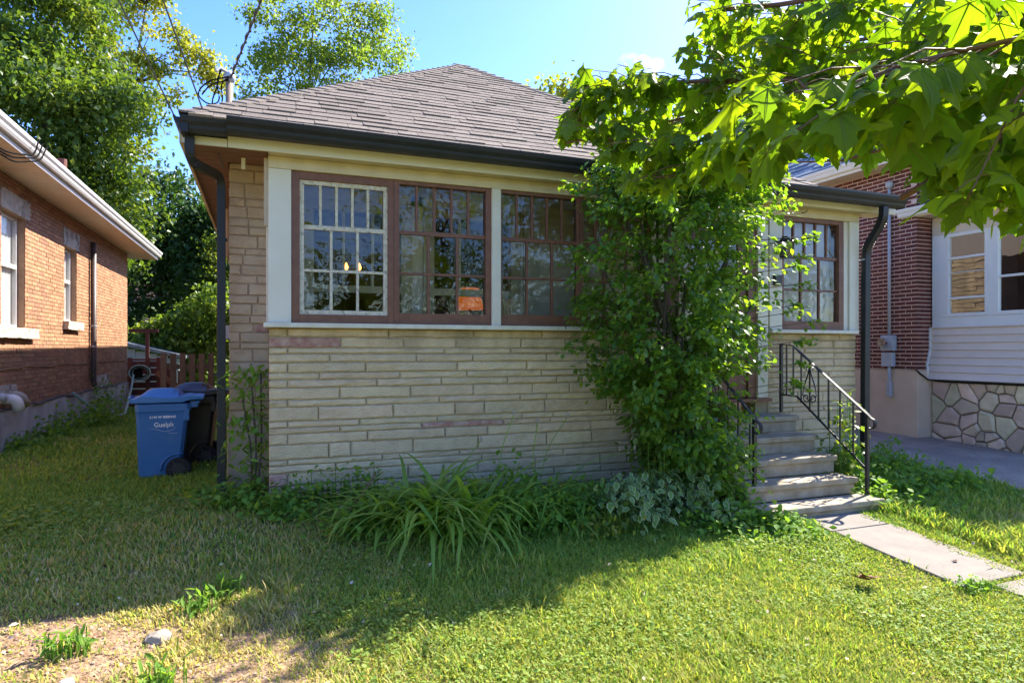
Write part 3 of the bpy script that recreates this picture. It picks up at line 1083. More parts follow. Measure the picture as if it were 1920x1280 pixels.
# shingle edge on the short right porch roof
for i in range(5):
    x0 = XK + .02 + i * .298
    MB().prism([(EY - .03, EZ - .012), (EY + .22, EZ + .022), (EY + .22, EZ + .037), (EY - .03, EZ + .008)], 0, x0, x0 + .293).build('shingle', shingle_m, roof_o)

# unseen block with higher eaves, added to throw shade on the neighbour's wall
ra = MB()
ra.box(-.30, 6.0, 12.0, 22.0, -1.7, 2.9)
ra.build('rear_shade_block', brownmortar_m, house)
rr = MB()
rr.prism([(-.70, 2.94), (2.85, 4.1), (6.4, 2.94), (6.4, 2.90), (-.70, 2.90)], 1, 11.9, 22.3)
rr.build('rear_shade_roof', shingle_m, house, fix=True)

# gutters
KP = [(0, 0), (.055, 0), (.075, .03), (.080, .055), (.105, .085), (.115, .118), (.115, .13), (.095, .13), (.09, .118), (0, .118)]


def gutter(p0, p1, outv, m, parent, name='gutter'):
    """K-profile gutter from p0 to p1, outv points away from the eave"""
    mb = MB()
    o_ = Vector(outv)
    n = len(KP)
    vs = [Vector(p0) + o_ * a + Vector((0, 0, b)) for a, b in KP] + [Vector(p1) + o_ * a + Vector((0, 0, b)) for a, b in KP]
    fs = [tuple(range(n)), tuple(range(2 * n - 1, n - 1, -1))] + [(i, i + n, (i + 1) % n + n, (i + 1) % n) for i in range(n)]
    mb.add(vs, fs)
    return mb.build(name, m, parent, fix=True)


gf = gutter((-.30, 6.155, 1.862), (7.78, 6.155, 1.828), (0, -1.08, 0), black_m, house)
gutter((-.66, 6.19, 1.838), (-.302, 6.19, 1.85), (0, -.95, 0), black_m, house)
gutter((-.60, 6.10, 1.835), (-.60, 19.6, 1.80), (-1, 0, 0), black_m, house)


def rect(w_, h_):
    return [(-w_ / 2, -h_ / 2), (w_ / 2, -h_ / 2), (w_ / 2, h_ / 2), (-w_ / 2, h_ / 2)]


def curve(pts, n=6):
    """rounded polyline"""
    P = [Vector(p) for p in pts]
    res = [P[0]]
    for i in range(1, len(P) - 1):
        a = P[i] + (P[i - 1] - P[i]).normalized() * min(.12, (P[i - 1] - P[i]).length * .45)
        b_ = P[i] + (P[i + 1] - P[i]).normalized() * min(.12, (P[i + 1] - P[i]).length * .45)
        for k_ in range(n + 1):
            t = k_ / n
            res.append(a * (1 - t) ** 2 + P[i] * 2 * t * (1 - t) + b_ * t * t)
    return res + [P[-1]]


ds = MB().sweep(curve([(-.60, 6.24, 1.84), (-.60, 6.25, 1.63), (-.385, 6.86, 1.66), (-.385, 6.88, -1.36), (-.40, 6.74, -1.43)]), rect(.076, .06), up=(0, 1, 0)).build('downspout', black_m, house, .006)
bx('strap', black_m, ds, -.44, -.33, 6.84, 6.925, -.25, -.23)
bx('strap', black_m, ds, -.44, -.33, 6.84, 6.925, 1.05, 1.07)
path = curve([(7.43, 6.10, 1.83), (7.43, 6.11, 1.66), (7.47, 6.40, 1.34), (7.47, 6.42, -1.50)])
ds = MB().sweep(path, rect(.095, .075), up=(0, 1, 0)).build('downspout', black_m, house, .006)
for i in range(3, 14):
    if i < len(path) - 1:
        p = Vector(path[i])
        t = (Vector(path[i + 1]) - Vector(path[i - 1])).normalized()
        MB().sweep([p - t * .006, p + t * .006], rect(.103, .083), up=(0, 1, 0)).build('elbow_ridge', black_m, ds)
bx('strap', galv_m, ds, 7.415, 7.525, 6.375, 6.465, 1.18, 1.2)

# windows -------------------------------------------------------------
WY = 6.475


def window(name, fx, fz, gx, gzr, hz, fm, mm, label=None, sash=None, parent=house, y=WY, upper=5, lower=3):
    (x0, x1), (z0, z1), (a0, a1), (c0, c1) = fx, fz, gx, gzr
    f = MB()
    yb_, yf = y + .10, y
    f.box(x0, a0, yf, yb_, z0, z1)
    f.box(a1, x1, yf, yb_, z0, z1)
    f.box(a0, a1, yf + .001, yb_, z0, c0)
    f.box(a0, a1, yf + .001, yb_, c1, z1)
    win = f.build(name, fm, parent, .004)
    if label:
        win['label'] = label
    yg = y + .045
    if sash:
        s_ = MB()
        w_ = .042
        s_.box(a0, a0 + w_, yf + .02, yb_ - .02, c0, c1)
        s_.box(a1 - w_, a1, yf + .02, yb_ - .02, c0, c1)
        s_.box(a0 + w_, a1 - w_, yf + .021, yb_ - .02, c0, c0 + w_)
        s_.box(a0 + w_, a1 - w_, yf + .021, yb_ - .02, c1 - w_, c1)
        s_.build('sash', mm, win, .003)
        a0, a1, c0, c1 = a0 + w_, a1 - w_, c0 + w_, c1 - w_
    t = .013
    hs = list(hz)
    for i, z in enumerate(hs):
        k_ = 1.6 if i == 0 else 1
        bx('muntin', mm, win, a0, a1, yg - .02, yg + .018, z - t * k_, z + t * k_, bevel=.003)
    rows_ = [(hs[0] + t * 1.6, c1, upper), (hs[1] + t, hs[0] - t * 1.6, lower), (c0, hs[1] - t, lower)]
    for (p0, p1, n_) in rows_:
        for i in range(n_):
            xa = a0 + (a1 - a0) * i / n_
            xb = a0 + (a1 - a0) * (i + 1) / n_
            if i:
                bx('muntin', mm, win, xa - t, xa + t, yg - .018, yg + .017, p0, p1, bevel=.003)
            g_ = MB()
            xa2, xb2 = xa + (t if i else 0), xb - (t if i < n_ - 1 else 0)
            tl = random.uniform(-.004, .004)
            g_.add([(xa2, yg + tl, p0), (xb2, yg - tl, p0), (xb2, yg - tl * .5, p1), (xa2, yg + tl * .5, p1)], [(0, 1, 2, 3)])
            g_.build('pane', glass_m, win)
    return win


HZ = (1.176, .765)
window('window', (.242, 1.209), (.252, 1.688), (.315, 1.151), (.335, 1.615), (1.168, .756), brownp_m, peel_m, 'window with flaking cream inner sash in brown frame', sash=True)
window('window', (1.211, 2.232), (.252, 1.688), (1.265, 2.176), (.364, 1.653), HZ, brownp_m, brownp_m)
window('window', (2.334, 3.28), (.252, 1.688), (2.358, 3.246), (.370, 1.655), HZ, brownp_m, brownp_m)
window('window', (3.282, 4.198), (.252, 1.688), (3.318, 4.165), (.370, 1.655), HZ, brownp_m, brownp_m)
window('window', (6.106, 7.161), (.252, 1.688), (6.157, 7.077), (.362, 1.636), (1.184, .764), brownp_m, brownp_m, 'small paned window right of the door')

# front door (mostly behind the shrub)
dr = MB()
dr.box(4.362, 4.47, 6.47, 6.60, -.60, 1.558)
dr.box(5.588, 5.713, 6.47, 6.60, -.60, 1.558)
dr.box(4.47, 5.588, 6.471, 6.60, 1.47, 1.558)
door = dr.build('door', brownp_m, house, .004)
dl = MB()
dl.box(4.475, 4.60, 6.50, 6.545, -.59, 1.465)
dl.box(5.46, 5.583, 6.50, 6.545, -.59, 1.465)
dl.box(4.60, 5.46, 6.501, 6.545, -.59, .0)
dl.box(4.60, 5.46, 6.501, 6.545, 1.32, 1.465)
dl.build('door_leaf', brownp_m, door, .004)
MB().add([(4.6, 6.52, 0), (5.46, 6.52, 0), (5.46, 6.52, 1.32), (4.6, 6.52, 1.32)], [(0, 1, 2, 3)]).build('door_glass', glass_m, door)
MB().sweep([(5.52, 6.50, .12), (5.52, 6.45, .12), (5.52, 6.45, -.02), (5.52, 6.50, -.02)], rect(.02, .02)).build('handle', galv_m, door)
bx('threshold', brownp_m, house, 4.36, 5.90, 6.40, 6.62, -.645, -.605)

# porch room behind the glass
pi_ = MB()
pi_.box(.26, 7.19, 6.62, 7.73, -.66, -.61)
pi_.build('porch_floor', porchfloor_m, house)
bx('porch_ceiling', insiding_m, house, .26, 7.3, 6.61, 7.78, 1.84, 1.86)
bx('porch_side_wall', insiding_m, house, .02, .05, 6.62, 7.78, .21, 1.84)
bx('porch_side_wall', cream_m, house, 7.33, 7.40, 6.62, 7.78, 1.66, 1.84)
for ya, yb2 in ((6.62, 6.70), (7.12, 7.2), (7.67, 7.78)):
    bx('side_post', cream_m, house, 7.33, 7.40, ya, yb2, .212, 1.659)
for ya, yb2 in ((6.70, 7.12), (7.2, 7.67)):
    sw = MB()
    for k_ in range(1, 4):
        y = ya + (yb2 - ya) * k_ / 4
        sw.box(7.35, 7.38, y - .012, y + .012, .212, 1.658)
    sw.box(7.351, 7.379, ya, yb2, .75, .78)
    swo = sw.build('side_window', brownp_m, house)
    MB().add([(7.365, ya, .22), (7.365, yb2, .22), (7.365, yb2, 1.65), (7.365, ya, 1.65)], [(0, 1, 2, 3)]).build('pane', glass_m, swo)
bwall = MB()
bwall.box(3.08, 7.38, 7.75, 7.79, -.6, 1.84)
inner = bwall.build('inner_wall', insiding_m, house)
for i in range(21):
    z = -.55 + i * .115
    if z + .11 > 1.84:
        break
    mb = MB()
    mb.prism([(7.725, z), (7.75, z), (7.75, z + .118), (7.738, z + .118)], 0, 3.33, 7.37)
    mb.build('clapboard', insiding_m, inner)
bx('inner_post', cream_m, inner, 3.1, 3.31, 7.69, 7.75, -.5, 1.84)
# two tall inner windows looking into the dark front room
for (a, b_) in ((.40, 1.66), (1.80, 3.06)):
    f = MB()
    f.box(a, a + .13, 7.71, 7.83, -.5, 1.72)
    f.box(b_ - .13, b_, 7.71, 7.83, -.5, 1.72)
    f.box(a + .13, b_ - .13, 7.711, 7.83, 1.60, 1.72)
    f.box(a + .13, b_ - .13, 7.711, 7.83, .66, .74)
    for k_ in (1, 2):
        x = a + .13 + (b_ - a - .26) * k_ / 3
        f.box(x - .015, x + .015, 7.75, 7.79, .74, 1.60)
    f.box(a + .13, b_ - .13, 7.751, 7.789, 1.40, 1.43)
    f.build('inner_window', creamdark_m, house)
bx('inner_wall', insiding_m, house, .05, .40, 7.77, 7.83, -.5, 1.84)
bx('inner_wall', insiding_m, house, 1.66, 1.80, 7.77, 7.83, -.5, 1.84)
bx('inner_wall', insiding_m, house, .40, 3.06, 7.77, 7.83, 1.73, 1.84)
bx('inner_wall', insiding_m, house, .40, 3.06, 7.77, 7.83, -.6, -.51)
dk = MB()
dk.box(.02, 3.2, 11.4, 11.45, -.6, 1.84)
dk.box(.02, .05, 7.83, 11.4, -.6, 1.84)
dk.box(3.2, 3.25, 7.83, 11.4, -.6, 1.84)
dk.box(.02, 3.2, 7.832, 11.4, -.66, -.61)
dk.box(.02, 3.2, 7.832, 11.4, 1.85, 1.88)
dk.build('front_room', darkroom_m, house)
bx('radiator_cover', creamdark_m, house, .5, 1.5, 11.1, 11.3, .25, .34)
# blind behind the small right window
cu = MB()
n_ = 40
vs = []
for i in range(n_ + 1):
    x = 6.12 + 1.0 * i / n_
    y = 6.68 + .002 * math.sin(i * 1.3)
    vs += [(x, y, .2), (x, y, 1.72)]
cu.add(vs, [(2 * i, 2 * i + 2, 2 * i + 3, 2 * i + 1) for i in range(n_)])
cu.build('curtain', curtain_m, house, smooth=True)

# lit lamps inside
sc_ = thing('wall_sconce', 'lit two bulb wall light seen through the leftmost porch window', 'lamp', (1.36, 10.9, 1.28))
MB().box(1.26, 1.46, 10.94, 10.98, 1.27, 1.31).build('backplate', darkroom_m, sc_)
for x in (1.255, 1.465):
    MB().lathe((x, 10.9, 1.30), [(.012, 0), (.03, .02), (.035, .05), (.02, .09), (.005, .12)], 10).build('bulb', bulb_m, sc_, smooth=True)
lp = thing('table_lamp', 'amber glowing lamp seen through the second porch window', 'lamp', (2.70, 8.75, .2))
MB().lathe((2.70, 8.75, .56), [(.20, 0), (.13, .30)], 20).build('lamp_shade', lampshade_m, lp, smooth=True)
MB().lathe((2.70, 8.75, .20), [(.07, 0), (.03, .05), (.05, .2), (.015, .36)], 14).build('lamp_base', darkroom_m, lp, smooth=True)

# front steps ----------------------------------------------------------
steps = thing('front_steps', 'weathered concrete front steps with five treads below the door', 'steps', (5.25, 5.6, -1.70))
TZ = [-1.555, -1.375, -1.18, -.985, -.79]
TYs = [4.985, 5.255, 5.525, 5.80, 6.08, 6.44]
for i in range(5):
    mb = MB()
    x0, x1 = 4.50, 5.99
    if i == 0:
        x1 = 6.06
    y0, y1 = TYs[i], TYs[i + 1]
    mb.box(x0, x1, y0 - .03, y1 - .005, TZ[i] - .062, TZ[i])
    mb.box(x0 + .02, x1 - .02, y0, y1 - .005, (TZ[i - 1] + .002 if i else -2.0), TZ[i] - .064)
    o = mb.build('step', step_m, steps, .012)

# iron railings --------------------------------------------------------


def spiral(cx, cz, r0, r1, a0, a1, n=22):
    return [(cx + (r0 + (r1 - r0) * k_ / n) * math.cos(a0 + (a1 - a0) * k_ / n), cz + (r0 + (r1 - r0) * k_ / n) * math.sin(a0 + (a1 - a0) * k_ / n)) for k_ in range(n + 1)]


def railing(x, label, y_top=6.40, y_bot=5.16, z_bot=-1.55, full=True):
    t = thing('iron_railing', label, 'railing', (x, y_bot, z_bot), group='iron railings of the front steps')
    sq = rect(.026, .026)
    zt, zb = -.69, .06
    slope0 = 6.22
    ty = lambda y: zb if y > slope0 else zb + (y - slope0) / (slope0 - y_bot) * (zb - zt)
    MB().sweep([(x, y_top, -.78), (x, y_top, zb + .01)], rect(.034, .034)).build('post', iron_m, t)
    MB().sweep([(x, y_bot, z_bot - .02), (x, y_bot, zt - .012)], rect(.034, .034)).build('post', iron_m, t)
    top = [(x, y_top, zb), (x, slope0 + .06, zb), (x, slope0 - .02, zb - .02), (x, y_bot, zt), (x, y_bot - .05, zt - .04)]
    sp = spiral(y_bot - .035, zt - .105, .068, .03, 2.3, 2.3 + 4.6)
    top += [(x, a, b_) for a, b_ in sp]
    MB().sweep(top, rect(.012, .036), up=(1, 0, 0)).build('handrail', ironworn_m, t)
    low = lambda y: ty(y) - .60 if y < slope0 - .06 else zb - .62
    MB().sweep([(x, y_top, zb - .62), (x, slope0 - .08, zb - .62 - .01), (x, y_bot, low(y_bot) + .0)], rect(.022, .012), up=(1, 0, 0)).build('lower_rail', ironworn_m, t)
    ys_ = [6.31, 6.20, 6.075, 5.945, 5.815, 5.67, 5.51, 5.335]
    for k_, y in enumerate(ys_):
        MB().sweep([(x, y, low(y)), (x, y, ty(y) - .006)], rect(.015, .015)).build('baluster', iron_m, t)
    # lyre scroll round the fourth baluster
    yc = ys_[3]
    zc = (ty(yc) + low(yc)) / 2 - .01
    for s_ in (-1, 1):
        pts = []
        for a, b_ in spiral(.052, -.13, .022, .05, 4.2, -2.6)[:]:
            pts.append((a, b_))
        arc = [(.102, -.10), (.085, .0), (.045, .10), (.02, .16), (.014, .20)]
        pts2 = pts + arc + [(.03 + .024 * math.cos(a), .215 + .024 * math.sin(a)) for a in [3.6 - .75 * q for q in range(7)]]
        MB().tube([(x - .004, yc + s_ * a, zc + b_) for a, b_ in pts2], .0075, 6).build('scroll', iron_m, t)
    return t


railing(6.04, 'wrought iron handrail with lyre scroll on the open side of the steps')
railing(4.63, 'wrought iron handrail half buried in the shrub', z_bot=-1.38, y_bot=5.27)

# wall lantern beside the door
lan = thing('wall_lantern', 'black coach lantern on the cream post by the door', 'lantern', (6.03, 6.42, 1.18))
MB().box(5.985, 6.065, 6.425, 6.448, 1.20, 1.36).build('wall_plate', iron_m, lan)
MB().tube([(6.025, 6.425, 1.33), (6.025, 6.36, 1.40), (6.025, 6.31, 1.37)], .009).build('arm', iron_m, lan)
lz0 = 1.15
for sx, sy in ((-1, -1), (1, -1), (1, 1), (-1, 1)):
    MB().sweep([(6.025 + sx * .045, 6.31 + sy * .045, lz0), (6.025 + sx * .068, 6.31 + sy * .068, lz0 + .17)], rect(.009, .009)).build('frame_bar', iron_m, lan)
MB().box(5.975, 6.075, 6.26, 6.36, lz0 - .02, lz0).build('bottom_plate', iron_m, lan)
MB().lathe((6.025, 6.31, lz0 + .17), [(.105, 0), (.06, .05), (.015, .08)], 4).build('cap', iron_m, lan)
g4 = MB()
P4 = [(-1, -1), (1, -1), (1, 1), (-1, 1)]
vs = [(6.025 + a * .043, 6.31 + b_ * .043, lz0 + .002) for a, b_ in P4] + [(6.025 + a * .064, 6.31 + b_ * .064, lz0 + .168) for a, b_ in P4]
g4.add(vs, [(i, (i + 1) % 4, (i + 1) % 4 + 4, i + 4) for i in range(4)])
g4.build('lantern_glass', glass2_m, lan)
mbx = thing('mail_box', 'small dark mailbox on the cream casing by the door', 'mailbox', (6.0, 6.44, .86))
MB().box(5.95, 6.06, 6.40, 6.448, .80, .93).build('body', iron_m, mbx, .006)
# little hooks on the header above the small window
for x in (6.1, 6.42):
    h_ = thing('screw_hook', 'bent screw hook in the header board %s' % ('near the cream door post' if x < 6.2 else 'over the middle of the small right window'), 'hook', (x, 6.44, 1.72), group='screw hooks in the header board')
    MB().tube([(x, 6.45, 1.74), (x, 6.41, 1.735), (x + .02, 6.39, 1.75), (x + .04, 6.40, 1.775)], .006, 6).build('hook', iron_m, h_)
# dryer vent on the house side
ev = thing('exhaust_vent', 'square silver exhaust hood on the side wall of the bungalow', 'vent', (-.33, 8.9, .2))
MB().box(-.50, -.325, 8.8, 8.98, .13, .30).build('hood', galv_m, ev, .01)
MB().box(-.50, -.48, 8.79, 8.99, .10, .129).build('flap', rubber_m, ev)

# ------------------------------------------------------------------ service mast, wires
ms = thing('service_mast', 'weathered service mast rising behind the left roof hip', 'mast', (-.42, 9.2, 1.9))
MB().cyl((-.42, 9.2, 1.2), (-.42, 9.2, 3.50), .045, 12).build('pole', mast_m, ms, smooth=True)
MB().lathe((-.42, 9.2, 3.46), [(.05, 0), (.075, .04), (.07, .10), (.03, .15)], 12).build('weatherhead', galv_m, ms, smooth=True)
MB().tube([(-.44, 9.18, 3.58), (-.53, 9.12, 3.60), (-.57, 9.08, 3.54)], .022, 8).build('weatherhead_spout', galv_m, ms)
for p in ([(-.60, 9.1, 4.15), (-.72, 9.1, 3.8), (-.62, 9.15, 3.35), (-.9, 9.1, 3.2), (-1.2, 9.1, 3.45), (-.9, 9.12, 3.85), (-.42, 9.13, 4.02)],
          [(-.63, 9.1, 4.15), (-.70, 9.12, 3.7), (-.85, 9.15, 3.3), (-.70, 9.15, 3.1), (-.56, 9.15, 3.4), (-.62, 9.1, 3.8), (-.42, 9.13, 4.0)],
          [(-.42, 9.15, 3.95), (-.85, 9.1, 3.75), (-1.05, 9.1, 3.45)]):
    p = [(-.42 + (x + .42) * .5, y, 3.60 - (4.2 - z) * .5) for x, y, z in p]
    MB().tube(curve(p, 5), .009, 6).build('drip_loop', greenglass_m, ms)


def wire(name, label, p0, p1, sag, r, m, group='overhead service wires', twist=False):
    P0, P1 = Vector(p0), Vector(p1)
    pts = []
    for i in range(41):
        t = i / 40
        p = P0.lerp(P1, t)
        p.z -= sag * 4 * t * (1 - t)
        pts.append(p)
    if twist:
        o_ = MB().tube(pts, r, 6)
        side = (P1 - P0).cross(Vector((0, 0, 1))).normalized()
        n_ = 240
        q = []
        for i in range(n_ + 1):
            t = i / n_
            p = P0.lerp(P1, t)
            p.z -= sag * 4 * t * (1 - t)
            a = i * .9
            q.append(p + side * (r * 1.5 * math.cos(a)) + Vector((0, 0, r * 1.5 * math.sin(a))))
        o_.tube(q, r * .8, 5)
    else:
        o_ = MB().tube(pts, r, 6)
    return tag(o_.build(name, m), label, 'wire', group)


wire('service_wire', 'thick twisted wire running up from the mast head', (-.40, 9.1, 3.48), (1.40, 3.3, 5.93), .05, .012, greycable_m, twist=True)
wire('service_wire', 'thin wire ending at the gutter corner', (-.69, 6.14, 1.93), (-3.03, -1.5, 6.79), .06, .007, greycable_m)
wire('service_wire', 'wire crossing the gutter down to the soffit', (-.36, 6.75, 1.73), (-2.48, -2.0, 7.25), .06, .007, greycable_m)

# ================================================================== neighbour on the left (local frame: x out of the wall, y back along it)
Z0 = -1.45
lhs = thing('brick_house', 'orange brick neighbour house with tan soffit and rough stone sills', 'house', (-3.42, 10.96, Z0), -.0102)


def lz(z):
    return z - Z0


WINS = [(.05, .98, .32, 1.99), (3.0, 3.78, .52, 1.90)]
BLK = [(.02, 1.17, 1.99, 2.27), (2.93, 3.97, 1.90, 2.22), (-.4, 1.35, .165, .32), (2.90, 3.95, .365, .52), (5.12, 6.4, -.85, -.56), (-1.2, .62, -.74, -.50)]
lw = MB()
# wall core with window holes
ysplit = [-6.0, .05, .98, 3.0, 3.78, 8.49]
for i in range(5):
    a, b_ = ysplit[i], ysplit[i + 1]
    hole = [q for q in WINS if abs(q[0] - a) < 1e-6]
    if hole:
        h = hole[0]
        lw.box(-.3, -.012, a, b_, lz(-.85), lz(h[2]))
        lw.box(-.3, -.012, a, b_, lz(h[3]), lz(2.5))
    else:
        lw.box(-.3, -.012, a, b_, lz(-.85), lz(2.5))
lw.box(-8.0, -.301, 8.2, 8.49, lz(-.85), lz(2.5))
lw.box(-8.0, -.301, -6.0, -5.8, lz(-.85), lz(2.5))
lw_o = lw.build('wall', brickA_mortar, lhs, local=True)
CH, BL = .0665, .225
bricks = []
r = 0
z = -.85
while z < 2.5:
    x = -1.4 + (BL / 2 if r % 2 else 0)
    while x < 8.49:
        segs = [(x, min(x + BL, 8.495))]
        for (a, b_, c, d) in WINS + BLK:
            if z + CH * .6 > c and z + CH * .4 < d:
                ns = []
                for (p, q) in segs:
                    if q <= a or p >= b_:
                        ns.append((p, q))
                    else:
                        if p < a:
                            ns.append((p, a))
                        if q > b_:
                            ns.append((b_, q))
                segs = ns
        for (p, q) in segs:
            if q - p > .05:
                bricks.append((p, q, z))
        x += BL
    z += CH
    r += 1
bricks.sort(key=lambda q: (abs(q[0] - .0) + (0 if q[0] > -.15 else 50)))
unit = MB()
unit.box(-.03, .0, .004, BL - .006, .004, CH - .006, skip=('l',))
um = unit.mesh('brick', brickA_m)
cnt = 0
restb = MB()
tints = []
for (p, q, z) in bricks:
    if cnt < 298 and abs((q - p) - BL) < .002:
        o = link('brick', um, lw_o, (random.uniform(-.003, .002), p, lz(z)))
        cnt += 1
    else:
        restb.cur = random.randrange(5)
        restb.box(-.03, random.uniform(-.003, .002), p + .004, q - .006, lz(z) + .004, lz(z) + CH - .006, skip=('l',))
mats5 = []
for i, f in enumerate((.82, .9, 1.0, 1.08, 1.18)):
    mats5.append(mat('orange brick %s' % 'abcde'[i], (.385 * f, .205 * f, .113 * f), (.335 * f, .168 * f, .092 * f), 18, .8, .3, 90, .2))
restb.build('further_bricks', mats5, lw_o, local=True, kind='stuff')
rb2 = MB()
rb2.box(-.30, -.012, 8.49, 8.4905, lz(-.85), lz(2.5))
fnd = MB()
fnd.box(-8.0, .035, -6.0, 8.52, lz(-2.0), lz(-.855))
fnd.build('foundation', greyconc_m, lhs, local=True, bevel=.01)


def rough_block(x0, x1, y0, y1, z0, z1, m, parent, name, amp=.012):
    """block of broken stone: subdivided faces pushed about"""
    nx_, nyy, nzz = 2, max(3, int((y1 - y0) / .07)), max(3, int((z1 - z0) / .06))
    vs, fs = [], []
    ids = {}

    def vid(i, j, k_):
        key = (i, j, k_)
        if key not in ids:
            edge = (j in (0, nyy)) + (k_ in (0, nzz)) + (i == 0)
            a = amp * (.35 if edge >= 2 else 1)
            ids[key] = len(vs)
            vs.append((x0 + (x1 - x0) * i / nx_ + (random.uniform(-a, a) if i == nx_ else 0), y0 + (y1 - y0) * j / nyy + random.uniform(-a, a) * .5,
                       z0 + (z1 - z0) * k_ / nzz + random.uniform(-a, a) * .4))
        return ids[key]
    for j in range(nyy):
        for k_ in range(nzz):
            fs.append((vid(nx_, j, k_), vid(nx_, j + 1, k_), vid(nx_, j + 1, k_ + 1), vid(nx_, j, k_ + 1)))
    for i in range(nx_):
        for j in range(nyy):
            fs.append((vid(i, j, nzz), vid(i + 1, j, nzz), vid(i + 1, j + 1, nzz), vid(i, j + 1, nzz)))
            fs.append((vid(i, j, 0), vid(i, j + 1, 0), vid(i + 1, j + 1, 0), vid(i + 1, j, 0)))
        for k_ in range(nzz):
            fs.append((vid(i, 0, k_), vid(i + 1, 0, k_), vid(i + 1, 0, k_ + 1), vid(i, 0, k_ + 1)))
            fs.append((vid(i, nyy, k_), vid(i, nyy, k_ + 1), vid(i + 1, nyy, k_ + 1), vid(i + 1, nyy, k_)))
    return MB().add(vs, fs).build(name, m, parent, local=True)


rough_block(-.15, .012, .02, 1.17, lz(1.992), lz(2.27), limestone_m, lhs, 'lintel')
rough_block(-.15, .012, 2.93, 3.97, lz(1.902), lz(2.22), limestone_m, lhs, 'lintel')
rough_block(-.15, .085, -.4, 1.34, lz(.168), lz(.318), sill_m, lhs, 'stone_sill')
rough_block(-.15, .085, 2.92, 3.92, lz(.368), lz(.518), sill_m, lhs, 'stone_sill')
rough_block(-.15, .018, 5.14, 6.38, lz(-.845), lz(-.565), limestone_m, lhs, 'stone_block')
rough_block(-.15, .018, -1.2, .60, lz(-.735), lz(-.505), limestone_m, lhs, 'stone_block')
for (a, b_, c, d) in WINS:
    f = MB()
    wf = .05
    f.box(-.16, -.10, a + .004, a + wf, lz(c), lz(d) - .004)
    f.box(-.16, -.10, b_ - wf, b_ - .004, lz(c), lz(d) - .004)
    f.box(-.16, -.101, a + wf, b_ - wf, lz(c), lz(c) + wf)
    f.box(-.16, -.101, a + wf, b_ - wf, lz(d) - wf, lz(d) - .004)
    mid = c + (d - c) * .55
    f.box(-.155, -.095, a + wf, b_ - wf, lz(mid) - .03, lz(mid) + .03)
    fo = f.build('window', alu_m, lhs, local=True)
    MB().add([(-.13, a + wf, lz(c)), (-.13, b_ - wf, lz(c)), (-.13, b_ - wf, lz(mid)), (-.13, a + wf, lz(mid))], [(0, 1, 2, 3)]).build('pane', glass3_m, fo, local=True)
    MB().add([(-.12, a + wf, lz(mid)), (-.12, b_ - wf, lz(mid)), (-.12, b_ - wf, lz(d)), (-.12, a + wf, lz(d))], [(0, 1, 2, 3)]).build('pane', glass3_m, fo, local=True)
    cv = MB()
    vs = []
    for i in range(31):
        y = a + (b_ - a) * i / 30
        vs += [(-.165 + .008 * math.sin(i * 1.7), y, lz(c)), (-.165 + .008 * math.sin(i * 1.7), y, lz(d))]
    cv.add(vs, [(2 * i, 2 * i + 2, 2 * i + 3, 2 * i + 1) for i in range(30)])
    cv.build('curtain', curtain_m, fo, local=True, smooth=True)
# eaves
for i in range(70):
    y0 = -4.4 + i * .2
    if y0 > 9.3:
        break
    mb = MB()
    mb.prism([(y0 + .004, lz(2.508)), (y0 + .012, lz(2.485)), (y0 + .09, lz(2.485)), (y0 + .096, lz(2.505)), (y0 + .102, lz(2.505)), (y0 + .108, lz(2.485)), (y0 + .186, lz(2.485)), (y0 + .194, lz(2.508)), (y0 + .199, lz(2.508)), (y0 + .199, lz(2.515)), (y0 + .004, lz(2.515))], 0, -.29 if y0 < 8.5 else -3.0, .555)
    mb.build('soffit_panel', vinylsoffit_m, lhs, local=True)
MB().box(.556, .575, -6.6, 9.42, lz(2.478), lz(2.64)).build('fascia', alu_m, lhs, local=True)
MB().box(-8.0, .555, 9.40, 9.42, lz(2.478), lz(2.64)).build('fascia', alu_m, lhs, local=True)
gm = MB()
n = len(KP)
for yy in (-6.6, 9.44):
    gm.v += [(.577 + a, yy, lz(2.545) + b_) for a, b_ in KP]
gm.f = [tuple(range(n)), tuple(range(2 * n - 1, n - 1, -1))] + [(i, i + n, (i + 1) % n + n, (i + 1) % n) for i in range(n)]
gm.mi = [0] * len(gm.f)
gm.build('gutter', alu_m, lhs, local=True, fix=True)
rf = MB()
e = lz(2.66)
rf.add([(.62, -6.6, e), (.62, 9.45, e), (-8.6, 9.45, e), (-8.6, -6.6, e), (-4, -2.2, e + 2.3), (-4, 5.0, e + 2.3)],
       [(0, 1, 5, 4), (1, 2, 5), (2, 3, 4, 5), (3, 0, 4), (0, 3, 2, 1)])
rf.build('roof', shingle_m, lhs, local=True, fix=True)
MB().cyl((-.45, 4.6, lz(2.9)), (-.45, 4.6, lz(3.85)), .085, 14).build('vent_pipe', redwood_m, lhs, local=True, smooth=False)
dsl = MB().sweep(curve([(.07, 4.74, lz(2.22)), (.07, 4.74, lz(-.68)), (.10, 4.74, lz(-.75))]), [(.055 * math.cos(k_ * math.pi / 6), .055 * math.sin(k_ * math.pi / 6)) for k_ in range(12)]).build('downspout', brownpipe_m, lhs, local=True, smooth=True)
for z in (.47, .05):
    MB().lathe((.07, 4.74, lz(z)), [(.06, 0), (.062, .035)], 12).build('strap', galv_m, dsl, local=True)
# thin cable along the wall
mb = MB()
mb.tube([(.012, -1.4 + i * .25, lz(-.27 + .012 * math.sin(i * .8) + .010 * math.sin(i * 2.1))) for i in range(39)], .008, 6)
mb.build('wall_cable', brickA_mortar, lhs, local=True)
mb = MB()
mb.tube([(.045 + .01 * math.sin(i * .7), -1.4 + i * .25, lz(-.835 + .02 * math.sin(i * .9) - .015 * math.cos(i * 1.7))) for i in range(38)], .016, 6)
mb.build('ledge_pipe', greycable_m, lhs, local=True)


